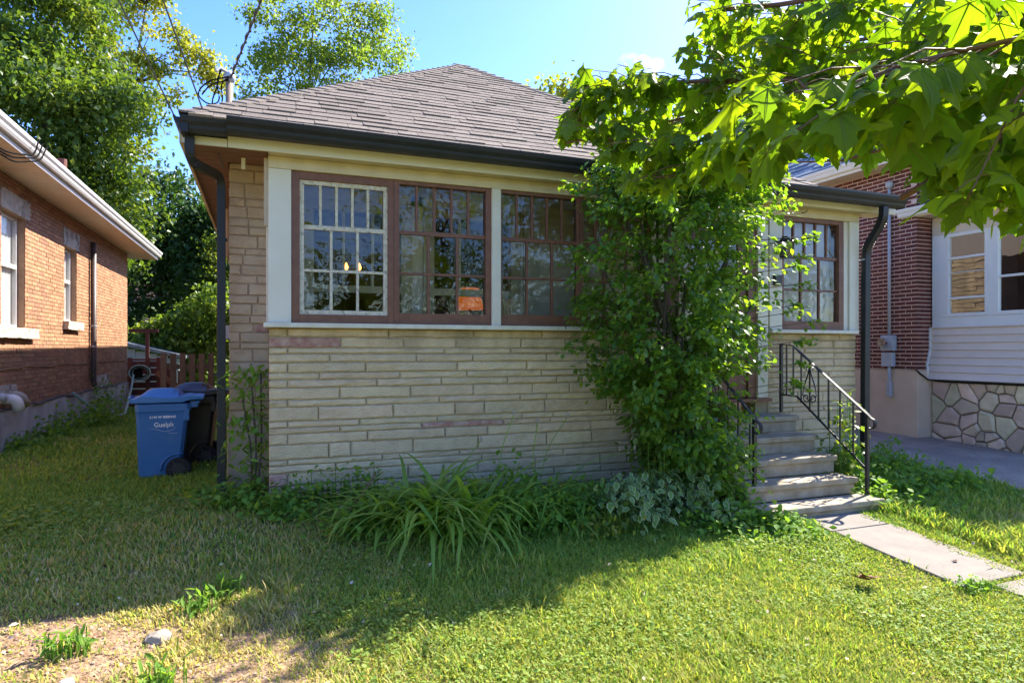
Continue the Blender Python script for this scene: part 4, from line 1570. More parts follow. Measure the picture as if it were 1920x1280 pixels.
def LHP(x, y, z):
    """left house local to world"""
    c, s_ = math.cos(-.0102), math.sin(-.0102)
    return (-3.42 + x * c - y * s_, 10.96 + x * s_ + y * c, z)


vp = thing('vent_elbow', 'white and cream plastic vent elbows sticking out low on the orange brick wall', 'vent pipe', LHP(0, .3, -.75))
MB().tube(curve([LHP(-.02, .10, -.70), LHP(.16, .10, -.70), LHP(.17, .16, -.86)], 8), .075, 14).build('elbow', white_m, vp, smooth=True)
MB().tube(curve([LHP(-.02, .34, -.66), LHP(.13, .34, -.66), LHP(.15, .50, -.80)], 8), .065, 14).build('elbow', conc_m, vp, smooth=True)
MB().tube([LHP(-.02, -.15, -.64), LHP(.12, -.15, -.66)], .05, 12).build('pipe_end', galv_m, vp, smooth=True)
cb = thing('cable_bundle', 'black cables looped at the eave of the orange brick house', 'cables', LHP(.5, -1.2, 2.5))
for k_ in range(3):
    MB().tube(curve([LHP(.40, -2.2, 2.42 - .03 * k_), LHP(.56, -1.5 + .1 * k_, 2.36 - .03 * k_), LHP(.70, -1.05 + .12 * k_, 2.46), LHP(.72, -.95 + .16 * k_, 2.70)], 5), .011, 6).build('cable', greenglass_m, cb)

# hose, reel
hr = thing('hose_reel', 'coiled hose hanging on a reel at the far corner of the orange brick house', 'hose reel', LHP(.15, 8.7, -.62))
c0 = Vector(LHP(.25, 8.75, -.62))
for k_ in range(4):
    MB().tube([(c0.x + (.16 + .03 * k_) * math.cos(a * .42), c0.y - .05 * k_ + .1, c0.z + (.13 + .025 * k_) * math.sin(a * .42)) for a in range(16)], .022, 6).build('coil', hose_m if k_ % 2 else greenglass_m, hr)
MB().box(c0.x - .14, c0.x + .02, c0.y, c0.y + .25, c0.z - .13, c0.z + .1).build('reel_body', greenglass_m, hr)
hz_ = [c0 + Vector((-.12, -.2, -.05)), Vector(LHP(.20, 7.9, -.95)), Vector(LHP(.28, 7.0, -1.30)), Vector(LHP(.4, 6.0, -1.47)), Vector(LHP(.36, 4.9, -1.42)), Vector(LHP(.2, 3.9, -1.12)), Vector(LHP(.06, 3.25, -.80))]
tag(MB().tube(curve(hz_, 8), .026, 8).build('garden_hose', hose_m, smooth=True), 'pale green garden hose sagging along the grey foundation', 'hose')

# ================================================================== neighbour on the right
rhs = thing('brick_house', 'dark red brick house beyond the driveway with enclosed side porch and blue roof', 'house', (10.0, 7.6, -1.47))
RX = 10.0
cw = MB()
cw.box(RX + .006, RX + .3, 7.612, 16, -.34, 3.45)
cw.box(RX + .301, 18, 7.612, 7.9, -.34, 3.45)
rw = cw.build('wall', brickB_mortar, rhs)
BL2, CH2 = .21, .0668
um2 = MB().box(-.001, .03, .004, BL2 - .013, .0095, CH2 - .0095, skip=('r',)).mesh('brick', brickB_m)
um3 = MB().box(.004, BL2 - .006, -.001, .03, .0045, CH2 - .0045, skip=('k',)).mesh('brick', brickB_m)
um2h = MB().box(-.001, .03, .004, BL2 / 2 - .013, .0095, CH2 - .0095, skip=('r',)).mesh('half_brick', brickB_m)
cnt = 0
mats5 = []
for i, f in enumerate((.75, .9, 1.0, 1.12, 1.3)):
    mats5.append(mat('dark red brick %s' % 'abcde'[i], (.135 * f, .041 * f, .032 * f), (.105 * f, .031 * f, .025 * f), 18, .75, .3, 90, .25))
restb = MB()
for r in range(57):
    z = -.335 + r * CH2
    near = z < 2.35
    y = 7.600
    if r % 2:
        link('half_brick', um2h, rw, Vector((RX + random.uniform(-.002, .002), y, z)) - WO[rw.name]) if near else None
        y += BL2 / 2
    k_ = 0
    while y < 9.6:
        if near and cnt < 292 and k_ < 6:
            link('brick', um2, rw, Vector((RX + random.uniform(-.002, .002), y, z)) - WO[rw.name])
            cnt += 1
        else:
            restb.cur = random.randrange(5)
            restb.box(RX + random.uniform(-.003, .001), RX + .03, y + .005, y + BL2 - .012, z + .0095, z + CH2 - .0095, skip=('r',))
        y += BL2
        k_ += 1
    # front face
    x = RX + .004 + (BL2 / 2 if r % 2 == 0 else 0)
    if r % 2 == 0:
        restb.box(RX + .004, RX + BL2 / 2 - .006, 7.5995, 7.63, z + .0095, z + CH2 - .0095, skip=('k',))
    for q in range(3 if z < 2.4 else 14):
        restb.cur = random.randrange(5)
        restb.box(x + .005, x + BL2 - .012, 7.5995 + random.uniform(-.002, .002), 7.63, z + .0095, z + CH2 - .0095, skip=('k',))
        x += BL2
restb.build('further_bricks', mats5, rw, kind='stuff')
MB().box(RX - .012, RX + .30, 7.585, 16, -1.9, -.345).build('foundation', stucco_m, rhs, .01)
MB().box(RX + .301, 18, 7.586, 7.9, -1.9, -.345).build('foundation', stucco_m, rhs, .01)
MB().box(RX - .02, RX + .0, 7.585, 12, -.344, -.325).build('sill_strip', conc_m, rhs)
# blue roof
REX, REZ, RP = 9.60, 3.24, .95
rmb = MB()
rmb.add([(REX, 7.2, REZ), (REX, 17, REZ), (14.2, 17, REZ + 4.6 * RP), (14.2, 11.8, REZ + 4.6 * RP), (18.8, 7.2, REZ), (18.8, 17, REZ)], [(0, 3, 2, 1), (3, 4, 5, 2), (0, 4, 3)])
rro = rmb.build('roof', blueshingle_m, rhs)
cR = 1 / math.sqrt(1 + RP * RP)
many = MB()
cnt = 0
for rrow in range(26):
    s0, s1 = rrow * .15, rrow * .15 + .15
    y = 7.22 + s1 * cR
    while y < 13.5:
        wd = random.choice([.2, .26, .33, .4])
        th = random.choice([.012, .018, .024])
        q = [(REX + s0 * cR, y, REZ + s0 * cR * RP), (REX + (s1 + .03) * cR, y, REZ + (s1 + .03) * cR * RP)]
        nrm = Vector((-RP * cR, 0, cR))
        ww = min(wd, 13.6 - y) - .004
        vs = []
        for off_ in (-.004, th):
            for (p, dy) in ((q[0], 0), (q[1], 0), (q[1], ww), (q[0], ww)):
                o_ = off_ if p is q[0] else min(off_, .004)
                vs.append(Vector((p[0], p[1] + dy, p[2])) + nrm * o_)
        tgt = MB() if (cnt < 260 and rrow < 16 and 7.3 < y < 11.5) else many
        tgt.add(vs, [(0, 1, 2, 3), (7, 6, 5, 4), (0, 4, 5, 1), (3, 2, 6, 7), (0, 3, 7, 4)])
        if tgt is not many:
            tgt.build('shingle', blueshingle_m, rro)
            cnt += 1
        y += wd
many.build('further_shingles', blueshingle_m, rro, kind='stuff')
MB().box(REX - .02, REX + .0, 7.2, 17, REZ - .17, REZ + .01).build('fascia', white_m, rhs)
MB().box(REX + .0, RX + .0, 7.2, 17, REZ - .16, REZ - .14).build('soffit', vinylsoffit_m, rhs)
gutter((REX - .02, 7.18, REZ - .12), (REX - .02, 17, REZ - .12), (-1, 0, 0), white_m, rhs)

# enclosed side porch of the right house
PX = 10.32
py0, py1 = 5.75, 7.575
MB().box(PX + .0, PX + .1, py0, py1, .36, .52).build('porch_band', white_m, rhs)
MB().box(PX + .0, PX + .1, py0, py1, 1.86, 2.16).build('porch_head', vinylsoffit_m, rhs)
MB().box(PX + .101, 13, py1 - .08, py1, -1.6, 2.16).build('porch_back', vinylsoffit_m, rhs)
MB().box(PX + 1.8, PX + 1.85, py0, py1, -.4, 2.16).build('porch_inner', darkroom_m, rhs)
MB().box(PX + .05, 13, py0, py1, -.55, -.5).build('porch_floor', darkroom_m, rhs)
MB().box(PX + .12, 12.9, 7.36, 7.45, -.5, 2.1).build('shade_backing', darkroom_m, rhs)  # dark sheet added behind the panes to stand in for interior shade
px_ = [py1, 7.37]
MB().box(PX - .004, PX + .1, 7.35, py1, .521, 1.859).build('corner_panel', white_m, rhs, .004)
for (a, b_) in ((6.70, 7.33), (5.94, 6.57)):
    f = MB()
    f.box(PX - .01, PX + .06, a - .02, a + .035, .523, 1.857)
    f.box(PX - .01, PX + .06, b_ - .035, b_ + .02, .523, 1.857)
    f.box(PX - .009, PX + .06, a + .035, b_ - .035, .523, .58)
    f.box(PX - .009, PX + .06, a + .035, b_ - .035, 1.80, 1.857)
    zs = (.82, 1.46) if a > 6.6 else (1.10,)
    for zq in zs:
        f.box(PX + .0, PX + .045, a + .035, b_ - .035, zq - .018, zq + .018)
    if a > 6.6:
        f.box(PX + .005, PX + .04, a + .035, b_ - .035, 1.22, 1.232)
    fo = f.build('window', white_m, rhs, .003)
    zz_ = [.58] + list(zs) + [1.80]
    for i in range(len(zz_) - 1):
        xq = PX + .02 + .008 * (i % 2)
        MB().add([(xq, a + .03, zz_[i]), (xq, b_ - .03, zz_[i]), (xq, b_ - .03, zz_[i + 1]), (xq, a + .03, zz_[i + 1])], [(3, 2, 1, 0)]).build('pane', glass2_m, fo)
    MB().box(PX - .002, PX + .09, b_ + .021, b_ + .109, .522, 1.858).build('mullion', white_m, rhs)
# flared vinyl siding: boards
nb = 7
for i in range(nb):
    z1 = .345 - i * .119
    z0 = z1 - .119
    fl = lambda z: PX - .03 - .16 * max(0, (.0 - z)) ** 1.3 / .40 ** .3 if z < .05 else PX - .03
    xa, xb = fl(z1), fl(z0)
    MB().prism([(xa + .012, z1), (xb - .008, z0 + .006), (xb + .01, z0), (xb + .06, z0), (xa + .06, z1)], 1, py0, py1 + .01).build('siding_board', siding_m, rhs, fix=True)
MB().box(PX - .045, PX + .1, py0, py1 + .012, .346, .366).build('siding_cap', siding_m, rhs)
MB().sweep([(10.24, 7.60, -.50), (PX - .10, 7.60, -.25), (PX - .03, 7.60, .0), (PX - .03, 7.60, .35)], rect(.03, .05), up=(0, 1, 0)).build('siding_corner', white_m, rhs)
SX = 10.30
MB().box(SX + .012, SX + .3, py0, 7.56, -2.0, -.50).build('stone_base', flagmortar_m, rhs)
base_o = bpy.data.objects['stone_base']
MB().box(SX - .02, SX + .3, 7.561, 7.60, -2.0, -.50).build('pier', stucco_m, rhs)
# flagstones: relaxed Voronoi cells, each its own stone
rs = np.random.default_rng(5)
A0, A1, B0, B1 = 5.75, 7.555, -1.72, -.505
pts = rs.random((40, 2)) * [A1 - A0, B1 - B0] + [A0, B0]


def clip_poly(poly, nx_, ny_, c):
    outp = []
    for i in range(len(poly)):
        p, q = poly[i], poly[(i + 1) % len(poly)]
        dp = p[0] * nx_ + p[1] * ny_ - c
        dq = q[0] * nx_ + q[1] * ny_ - c
        if dp <= 0:
            outp.append(p)
        if dp * dq < 0:
            t = dp / (dp - dq)
            outp.append((p[0] + (q[0] - p[0]) * t, p[1] + (q[1] - p[1]) * t))
    return outp


for it in range(2):
    cells = []
    for i, p in enumerate(pts):
        poly = [(A0, B0), (A1, B0), (A1, B1), (A0, B1)]
        for j, q in enumerate(pts):
            if i != j:
                d_ = q - p
                poly = clip_poly(poly, d_[0], d_[1], (q @ q - p @ p) / 2)
                if len(poly) < 3:
                    break
        cells.append(poly)
    if it < 1:
        pts = np.array([np.mean(c, axis=0) * .35 + p * .65 if len(c) > 2 else p for c, p in zip(cells, pts)])
for c in cells:
    if len(c) < 3:
        continue
    cx, cz = np.mean(c, axis=0)
    sh = .012
    P = []
    for (a, b_) in c:
        L_ = math.hypot(a - cx, b_ - cz)
        k_ = max(.3, 1 - sh / max(L_, .02))
        P.append((cx + (a - cx) * k_, cz + (b_ - cz) * k_))
    n = len(P)
    pr = random.uniform(.0, .016)
    vs = [(SX + .03, a, b_) for a, b_ in P] + [(SX - .004 - pr + random.uniform(-.004, .004), a, b_) for a, b_ in P]
    vs += [(SX - .026 - pr + random.uniform(-.012, .012), cx + (a - cx) * .8, cz + (b_ - cz) * .8) for a, b_ in P]
    fs = [tuple(range(2 * n, 3 * n))] + [(i, (i + 1) % n, (i + 1) % n + n, i + n) for i in range(n)] + [(i + n, (i + 1) % n + n, (i + 1) % n + 2 * n, i + 2 * n) for i in range(n)]
    MB().add(vs, fs).build('flagstone', flag_m, base_o, fix=True)
# porch roof
prm = MB()
prm.prism([(9.98, 2.27), (13, 3.35), (13, 3.39), (9.96, 2.31)], 1, 5.6, 7.86)
prm.build('porch_roof', blueshingle_m, rhs, fix=True)
for k_ in range(12):
    s0 = k_ * .17
    for j in range(5):
        y0 = 7.86 - .40 * (j + 1) - (.2 if k_ % 2 else 0)
        MB().prism([(9.955 + s0, 2.312 + s0 * .355), (9.955 + s0 + .19, 2.312 + (s0 + .19) * .355), (9.955 + s0 + .19, 2.318 + (s0 + .19) * .355), (9.955 + s0, 2.33 + s0 * .355)], 1, y0, y0 + .395).build('shingle', blueshingle_m, bpy.data.objects['porch_roof.001'], fix=True) if k_ < 7 else None
MB().box(9.97, 10.0, 5.6, 7.86, 2.18, 2.30).build('porch_fascia', white_m, rhs)
MB().box(10.001, PX, 5.6, 7.86, 2.17, 2.19).build('porch_soffit', vinylsoffit_m, rhs)
gutter((9.97, 7.88, 2.19), (9.97, 5.6, 2.19), (-.9, 0, 0), white_m, rhs)
MB().box(9.985, PX + .6, 7.84, 7.862, 2.17, 2.32).build('porch_fascia', white_m, rhs)

# electric meter with conduit
em = thing('electric_meter', 'grey electric meter and conduit on the dark red brick wall', 'electric meter', (9.95, 8.07, -.78))
MB().cyl((9.955, 8.07, .22), (9.955, 8.07, 2.75), .026, 10).build('conduit', galv_m, em, smooth=True)
MB().cyl((9.955, 8.07, -.70), (9.955, 8.07, -.18), .026, 10).build('conduit', galv_m, em, smooth=True)
MB().box(9.93, 9.98, 8.03, 8.11, -.80, -.55).build('conduit_box', galv_m, em, .006)
MB().box(9.90, 9.995, 7.96, 8.20, -.02, .24).build('meter_box', galv_m, em, .008)
MB().box(9.905, 9.995, 7.98, 8.19, -.29, -.05).build('switch_box', galv_m, em, .01)
md = MB()
md.cyl((9.90, 8.10, .11), (9.80, 8.10, .11), .085, 20, .075)
md.build('meter_dial', glass2_m, em, smooth=False)
MB().cyl((9.899, 8.10, .11), (9.86, 8.10, .11), .072, 20).build('dial_plate', white_m, em)
MB().box(9.85, 9.858, 8.07, 8.13, .09, .125).build('counter', iron_m, em)
mb = MB()
mb.lathe((9.955, 8.07, 2.74), [(.03, 0), (.06, .03), (.06, .09), (.02, .13)], 12)
mb.build('weatherhead', galv_m, em, smooth=True)
MB().sweep([(9.97, 7.60, -.33), (10.0, 7.56, -.38), (10.2, 7.55, -.5), (10.25, 7.3, -.52), (10.26, 5.8, -.52)], rect(.02, .02)).build('ground_cable', greenglass_m, rhs)

# ================================================================== bins


def wheelie_bin(name, label, loc, rz, mb_, ml_):
    t = thing(name, label, 'bin', loc, rz)
    H = .86
    body = MB()
    # tapered body with rounded corners, x = depth, y = width
    def ring(x0, x1, y0, y1, z, c=.035):
        return [(x0 + c, y0, z), (x1 - c, y0, z), (x1, y0 + c, z), (x1, y1 - c, z), (x1 - c, y1, z), (x0 + c, y1, z), (x0, y1 - c, z), (x0, y0 + c, z)]
    rings = [ring(.02, .42, .05, .45, .03), ring(.015, .43, .045, .455, .10), ring(-.005, .50, .01, .49, .72), ring(-.008, .51, .004, .496, .76),
             ring(-.012, .525, -.004, .504, .765), ring(-.014, .53, -.006, .506, .85)]
    vs = [p for r_ in rings for p in r_]
    fs = [tuple(range(7, -1, -1))]
    for i in range(len(rings) - 1):
        for j in range(8):
            a, b_ = i * 8 + j, i * 8 + (j + 1) % 8
            fs.append((a, b_, b_ + 8, a + 8))
    fs.append(tuple(range(len(vs) - 8, len(vs))))
    body.add(vs, fs)
    bo = body.build('body', mb_, t, .008, local=True)
    # wheel arch ribs on both sides and side rib
    for y in (.028, .472):
        s_ = -1 if y < .2 else 1
        pts = [(.40 + .165 * math.cos(a), y + s_ * (.006 - .045 * (.165 * math.sin(a)) * .3), .13 + .165 * math.sin(a)) for a in [math.pi * (.42 + .06 * q) for q in range(11)]]
        MB().tube(pts, .014, 6).build('wheel_arch', mb_, bo, local=True, smooth=True)
    MB().box(.46, .515, -.002, .025, .66, .79).build('grip_rib', mb_, bo, .006, local=True)
    # lid: domed sheet with a skirt
    nx_, nyy = 14, 8
    lid = MB()
    X0, X1, Y0, Y1 = -.06, .66, -.03, .53
    vs = []
    for i in range(nx_ + 1):
        for j in range(nyy + 1):
            u, v_ = i / nx_, j / nyy
            x, y = X0 + (X1 - X0) * u, Y0 + (Y1 - Y0) * v_
            hump = max(0, 1 - (abs(u - .42) / .30) ** 4) * max(0, 1 - (abs(v_ - .5) / .42) ** 6)
            z = .925 + .085 * hump - .012 * (u > .8) + .012 * math.sin(u * 9) * (v_ < .2 or v_ > .8) - .02 * (u < .1)
            vs.append((x, y, z))
    W_ = nyy + 1
    fs = [(i * W_ + j, (i + 1) * W_ + j, (i + 1) * W_ + j + 1, i * W_ + j + 1) for i in range(nx_) for j in range(nyy)]
    rim = [i * W_ for i in range(nx_ + 1)] + [nx_ * W_ + j for j in range(1, W_)] + [i * W_ + nyy for i in range(nx_ - 1, -1, -1)] + [j for j in range(nyy - 1, 0, -1)]
    b0 = len(vs)
    for k_ in rim:
        x, y, z = vs[k_]
        vs.append((x + (.008 if x < .3 else -.004), y + (.008 if y < .2 else -.008), .862 if x < .5 else .89))
    for q in range(len(rim)):
        fs.append((rim[q], b0 + q, b0 + (q + 1) % len(rim), rim[(q + 1) % len(rim)]))
    fs.append(tuple(range(b0 + len(rim) - 1, b0 - 1, -1)))
    lid.add(vs, fs)
    lo = lid.build('lid', ml_, t, .006, local=True, fix=True)
    MB().tube([(-.055, .14, .915), (-.085, .16, .91), (-.085, .34, .91), (-.055, .36, .915)], .013, 8).build('lid_handle', ml_, lo, local=True, smooth=True)
    MB().tube([(.58, -.0, .855), (.61, .0, .86), (.61, .50, .86), (.58, .50, .855)], .016, 8).build('handle', mb_, t, local=True, smooth=True)
    for y in (.04, .24, .44):
        MB().box(.52, .60, y, y + .025, .80, .868).build('hinge_bracket', mb_, t, .004, local=True)
    for y in (-.03, .48):
        wl = MB()
        wl.sweep([(.41, y, .13), (.41, y + .05, .13)], [(.128 * math.cos(a * math.pi / 12), .128 * math.sin(a * math.pi / 12)) for a in range(24)])
        wo = wl.build('wheel', rubber_m, t, .012, local=True)
        hb = MB().sweep([(.41, y - .004, .13), (.41, y + .054, .13)], [(.07 * math.cos(a * math.pi / 10), .07 * math.sin(a * math.pi / 10)) for a in range(20)])
        hb.build('hub', blackbin_m, wo, .006, local=True)
        for a in range(6):
            c_, s_ = math.cos(a * math.pi / 3), math.sin(a * math.pi / 3)
            MB().sweep([(.41 + c_ * .06, y - .002, .13 + s_ * .06), (.41 + c_ * .11, y - .002, .13 + s_ * .11)], rect(.012, .012), up=(0, 1, 0)).build('spoke', blackbin_m, wo, local=True)
    return t


def lettering(txt, size, x, y, z, parent, m, tilt=0, name='lettering', bold=.0, sx=1):
    cu_ = bpy.data.curves.new(name, 'FONT')
    cu_.body = txt
    cu_.size = size
    cu_.extrude = .0006
    cu_.offset = bold
    cu_.align_x = 'CENTER'
    cu_.materials.append(m)
    tmp = bpy.data.objects.new('text', cu_)
    me = bpy.data.meshes.new_from_object(tmp)
    bpy.data.objects.remove(tmp)
    me.materials.clear()
    me.materials.append(m)
    return link(name, me, parent, (x, y, z), (R(90) - tilt, 0, 0), (sx, 1, 1))


bb = wheelie_bin('recycling_bin', 'blue wheeled recycling bin with white city print standing on the side lawn', (-1.285, 7.96, G(-1.1, 8.1) - .015), R(3), blue_m, bluelid_m)
tl = math.atan2(.04, .65)
lettering('2140 W 0000445', .036, .255, .000, .695, bb, print_m, -tl, bold=.0012)
lettering('Guelph', .070, .265, .0045, .60, bb, print_m, -tl, bold=.001, sx=.92)
swp = [(.12, .575), (.16, .582), (.20, .572), (.24, .556), (.28, .548), (.32, .552), (.36, .566), (.385, .59)]
MB().sweep([(x, .004 + (.72 - z) * .0565 - .004, z) for x, z in swp], rect(.002, .012), up=(0, 1, 0), scales=[.4, .8, 1, 1, 1, 1, .8, .4]).build('swoosh', print_m, bb, local=True)
MB().sweep([(x, .004 + (.72 - z) * .0565 - .004, z) for x, z in ((.30, .528), (.34, .525), (.40, .527))], rect(.002, .006), up=(0, 1, 0)).build('swoosh', print_m, bb, local=True)
wheelie_bin('garbage_bin', 'black wheeled garbage bin behind the blue bin beside the downspout', (-1.06, 8.66, G(-.8, 8.9) - .01), R(-2), blackbin_m, greylid_m)
st = thing('loose_stone', 'flat tan stone lying by the bin wheel', 'stone', (-.52, 7.0, G(-.52, 7.0)))
MB().prism([(-.68, 6.92), (-.50, 6.84), (-.42, 6.93), (-.47, 7.08), (-.63, 7.08)], 2, G(-.52, 7.0) - .03, G(-.52, 7.0) + .06).build('rock', rock_m, st, .015)

# ================================================================== back yard
gate = thing('picket_gate', 'weathered brown picket gate behind the bins', 'gate', (-1.32, 12.9, -1.5))
for i in range(6):
    x = -1.70 + i * .152
    h_ = -.06 + random.uniform(-.02, .01)
    MB().box(x, x + .098, 12.86, 12.885, -1.45, h_).build('picket', picket_m, gate, .004)
for z in (-1.2, -.35):
    MB().box(-1.70, -.84, 12.887, 12.93, z, z + .09).build('rail', picket_m, gate, .004)
deck = thing('deck', 'red stained deck with board skirt and stair rail behind the orange brick house', 'deck', (-3.1, 20.2, -1.65))
for i in range(7):
    MB().box(-3.9, -2.72, 20.1, 20.14, -1.62 + i * .19, -1.46 + i * .19).build('board', redwood_m, deck)
for x in (-3.42, -3.0, -2.74):
    MB().box(x, x + .1, 20.0, 20.095, -1.65, -.22).build('post', redwood_m, deck)
for i in range(8):
    MB().box(-3.9, -2.72, 20.15 + i * .15, 20.29 + i * .15, -.30, -.26).build('board', redwood_m, deck)
for i in range(4):
    MB().box(-2.62 + i * .14, -2.52 + i * .14, 19.9, 19.93, -1.3, -.28 - i * .10).build('stair_picket', redwood_m, deck)
MB().sweep([(-2.72, 19.85, -.62), (-2.0, 19.85, -1.15)], rect(.05, .14)).build('stair_stringer', mat('orange brown stair wood', (.30, .13, .06)), deck)
tee_ = thing('clothesline_post', 'red clothesline post with crossbar above the deck', 'post', (-3.2, 21.7, -1.65))
MB().box(-3.25, -3.16, 21.65, 21.75, -1.65, .50).build('post', redwood_m, tee_)
MB().box(-3.66, -2.92, 21.66, 21.76, .50, .60).build('crossbar', redwood_m, tee_)
shed = thing('shed', 'pale blue ribbed metal shed in the back yard', 'shed', (-3.6, 23, -1.7))
for i in range(9):
    x = -5.2 + i * .3
    MB().box(x, x + .285, 22.9, 22.93, -1.7, .30 - i * .072).build('wall_panel', shed_m, shed)
MB().box(-5.2, -2.5, 22.94, 25.5, -1.7, -.3).build('back', shed_m, shed)
MB().prism([(-5.3, .52), (-2.35, -.19), (-2.35, -.29), (-5.3, .42)], 1, 22.8, 25.6).build('roof', shedroof_m, shed, fix=True)
fh = thing('far_house', 'pinkish brick house far behind the dark trees', 'house', (-6, 46, -1.7))
fhw = MB().box(-13, -1.5, 45, 53, -2, 4.2).build('wall', pinkhouse_m, fh)
for x in (-8.4, -5.4, -3.2):
    MB().box(x, x + 1.2, 44.93, 44.99, 1.2, 2.8).build('window', glass2_m, fh)
    MB().box(x - .1, x + 1.3, 44.90, 44.925, 1.08, 1.19).build('sill', white_m, fh)
MB().prism([(-13.6, 4.2), (-7.2, 7.4), (-.9, 4.2)], 1, 44.5, 53.5).build('roof', shingle_m, fh, fix=True)

# ================================================================== trees
CARDR = 1.0


def crown_points(blobs, nclump, nleaf, cr_, seed):
    g = np.random.default_rng(seed)
    vol = np.array([b_[3] * b_[4] * b_[5] for b_ in blobs]) ** .7
    pick = g.choice(len(blobs), nclump, p=vol / vol.sum())
    B_ = np.array(blobs)[pick]
    d_ = g.normal(size=(nclump, 3))
    d_ /= np.linalg.norm(d_, axis=1)[:, None]
    rad = .55 + .5 * g.random(nclump) ** .6
    C = B_[:, :3] + d_ * B_[:, 3:6] * rad[:, None]
    rr_ = cr_ * (.5 + .9 * g.random(nclump))
    w_ = rr_ ** 2
    k_ = g.choice(nclump, nleaf, p=w_ / w_.sum())
    q = g.normal(size=(nleaf, 3)) * .55
    q[:, 2] *= .6
    pos = C[k_] + q * rr_[k_][:, None]
    return pos, C, g.random(nclump)[k_]


def tree(name, label, base, trunk, blobs, nclump, nleaf, cr_, size, lm, seed, limbs=10, r0=.22, cat='tree'):
    t = thing(name, label, cat, base)
    g = np.random.default_rng(seed)
    pos, C, ct = crown_points(blobs, nclump, nleaf, cr_, seed)
    tk = MB()
    tp = [Vector(p) for p in trunk]
    tk.tube([base] + trunk, r0, 9, [1.25] + [1 - .75 * (i + 1) / len(trunk) for i in range(len(trunk))])
    tr = tk.build('trunk', bark_m, t, smooth=True)
    lb = MB()
    for k_ in g.choice(len(C), min(limbs, len(C)), replace=False):
        e_ = Vector(C[k_])
        j = min(range(len(tp)), key=lambda i: (tp[i] - e_).length + (2 if tp[i].z > e_.z else 0))
        s_ = tp[j]
        md_ = s_.lerp(e_, .5) + Vector((0, 0, .12 * (e_ - s_).length))
        lb.tube([s_, s_.lerp(md_, .6), md_, e_], r0 * .30, 6, [1, .75, .5, .15])
    lb.build('limbs', bark_m, tr, smooth=True)
    n = len(pos)
    rm = rotmats(g.random(n) * 6.283, -.5 + g.normal(size=n) * .7, g.normal(size=n) * .7)
    tint = np.clip(ct * .75 + g.random(n) * .25, 0, .999)
    o = scatter('crown', CARD_T, CARD_F, pos, rm, size * (.6 + .8 * g.random(n)), lm, t, tint)
    return t


tree('maple_tree', 'tall leafy green maple rising behind the orange brick house', (-7.5, 25.5, -1.7), [(-7.3, 25.6, 2), (-7.0, 25.8, 5), (-6.9, 26, 8.5), (-6.6, 26, 12)],
     [(-7.6, 25.5, 7, 3.2, 3, 3), (-5.5, 25.6, 5.2, 1.6, 2.2, 2.2), (-8.2, 25.5, 11, 3.3, 3, 2.8), (-6.8, 25.5, 10.0, 1.7, 2.2, 2.4), (-4.9, 25.3, 7.6, 1.3, 1.8, 1.4), (-7, 25, 3.5, 3, 2.5, 1.8), (-9, 25, 14, 2.5, 2.5, 2.2)],
     380, 80000, .82, .17, tree1_m, 21, 26)
tree('walnut_tree', 'tall open tree with yellowing leaves behind the maple', (-6.9, 36.5, -1.8), [(-6.7, 36.5, 4), (-6.5, 36.5, 9), (-6.0, 36.4, 13), (-5.4, 36.3, 17)],
     [(-7.6, 36.3, 16.8, 1.8, 2, 2.0), (-5.6, 36.3, 18.2, 1.6, 1.6, 1.3), (-4.4, 36.3, 15.2, 1.0, 1.2, .7), (-3.1, 36.3, 14.6, .9, 1, .7), (-2.3, 36.3, 13.8, .6, .8, .5), (-5.6, 36.3, 13.6, 1.0, 1, .8), (-7.6, 36.3, 13.0, 1.4, 1.4, 1.2), (-4.2, 36.3, 19.5, 1.2, 1, .8), (-4.5, 36.3, 12.6, .6, .6, .4)],
     110, 14000, .6, .19, tree2_m, 22, 26, .16)
tree('locust_tree', 'airy light green tree rising behind the left slope of the brown roof', (1.4, 25.3, -1.7), [(1.3, 25.2, 3), (1.3, 25.1, 6), (1.5, 25, 9), (1.7, 25, 12)],
     [(.2, 25, 9.4, 1.0, 1.2, 1.5), (1.1, 25, 10.0, 1.5, 1.5, 1.6), (2.4, 25, 11.4, 1.6, 1.5, 1.7), (3.9, 25, 10.8, 1.5, 1.4, 1.5), (.1, 25, 12.4, .7, .8, .9), (2.0, 25, 7.6, 2.4, 1.5, 1.4), (4.9, 25, 9.6, .8, .8, .9), (2.0, 25, 13.2, .7, .7, .9), (3.8, 25, 12.8, .7, .7, .8)],
     190, 24000, .5, .125, tree3_m, 23, 26, .10)
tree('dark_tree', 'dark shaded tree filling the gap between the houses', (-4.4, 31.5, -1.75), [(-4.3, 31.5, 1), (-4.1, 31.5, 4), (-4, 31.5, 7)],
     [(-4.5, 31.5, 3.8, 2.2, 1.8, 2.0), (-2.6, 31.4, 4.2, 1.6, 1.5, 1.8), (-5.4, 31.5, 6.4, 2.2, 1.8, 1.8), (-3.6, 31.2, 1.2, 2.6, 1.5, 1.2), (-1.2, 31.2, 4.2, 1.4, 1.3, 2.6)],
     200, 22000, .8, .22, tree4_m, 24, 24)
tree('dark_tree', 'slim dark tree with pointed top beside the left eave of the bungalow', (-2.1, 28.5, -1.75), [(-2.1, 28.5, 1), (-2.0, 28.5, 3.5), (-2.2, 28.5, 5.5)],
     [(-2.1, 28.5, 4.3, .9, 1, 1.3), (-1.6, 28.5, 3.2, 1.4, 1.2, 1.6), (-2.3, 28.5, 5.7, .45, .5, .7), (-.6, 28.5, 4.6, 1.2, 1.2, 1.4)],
     120, 12000, .65, .2, tree4_m, 25, 14, .13)
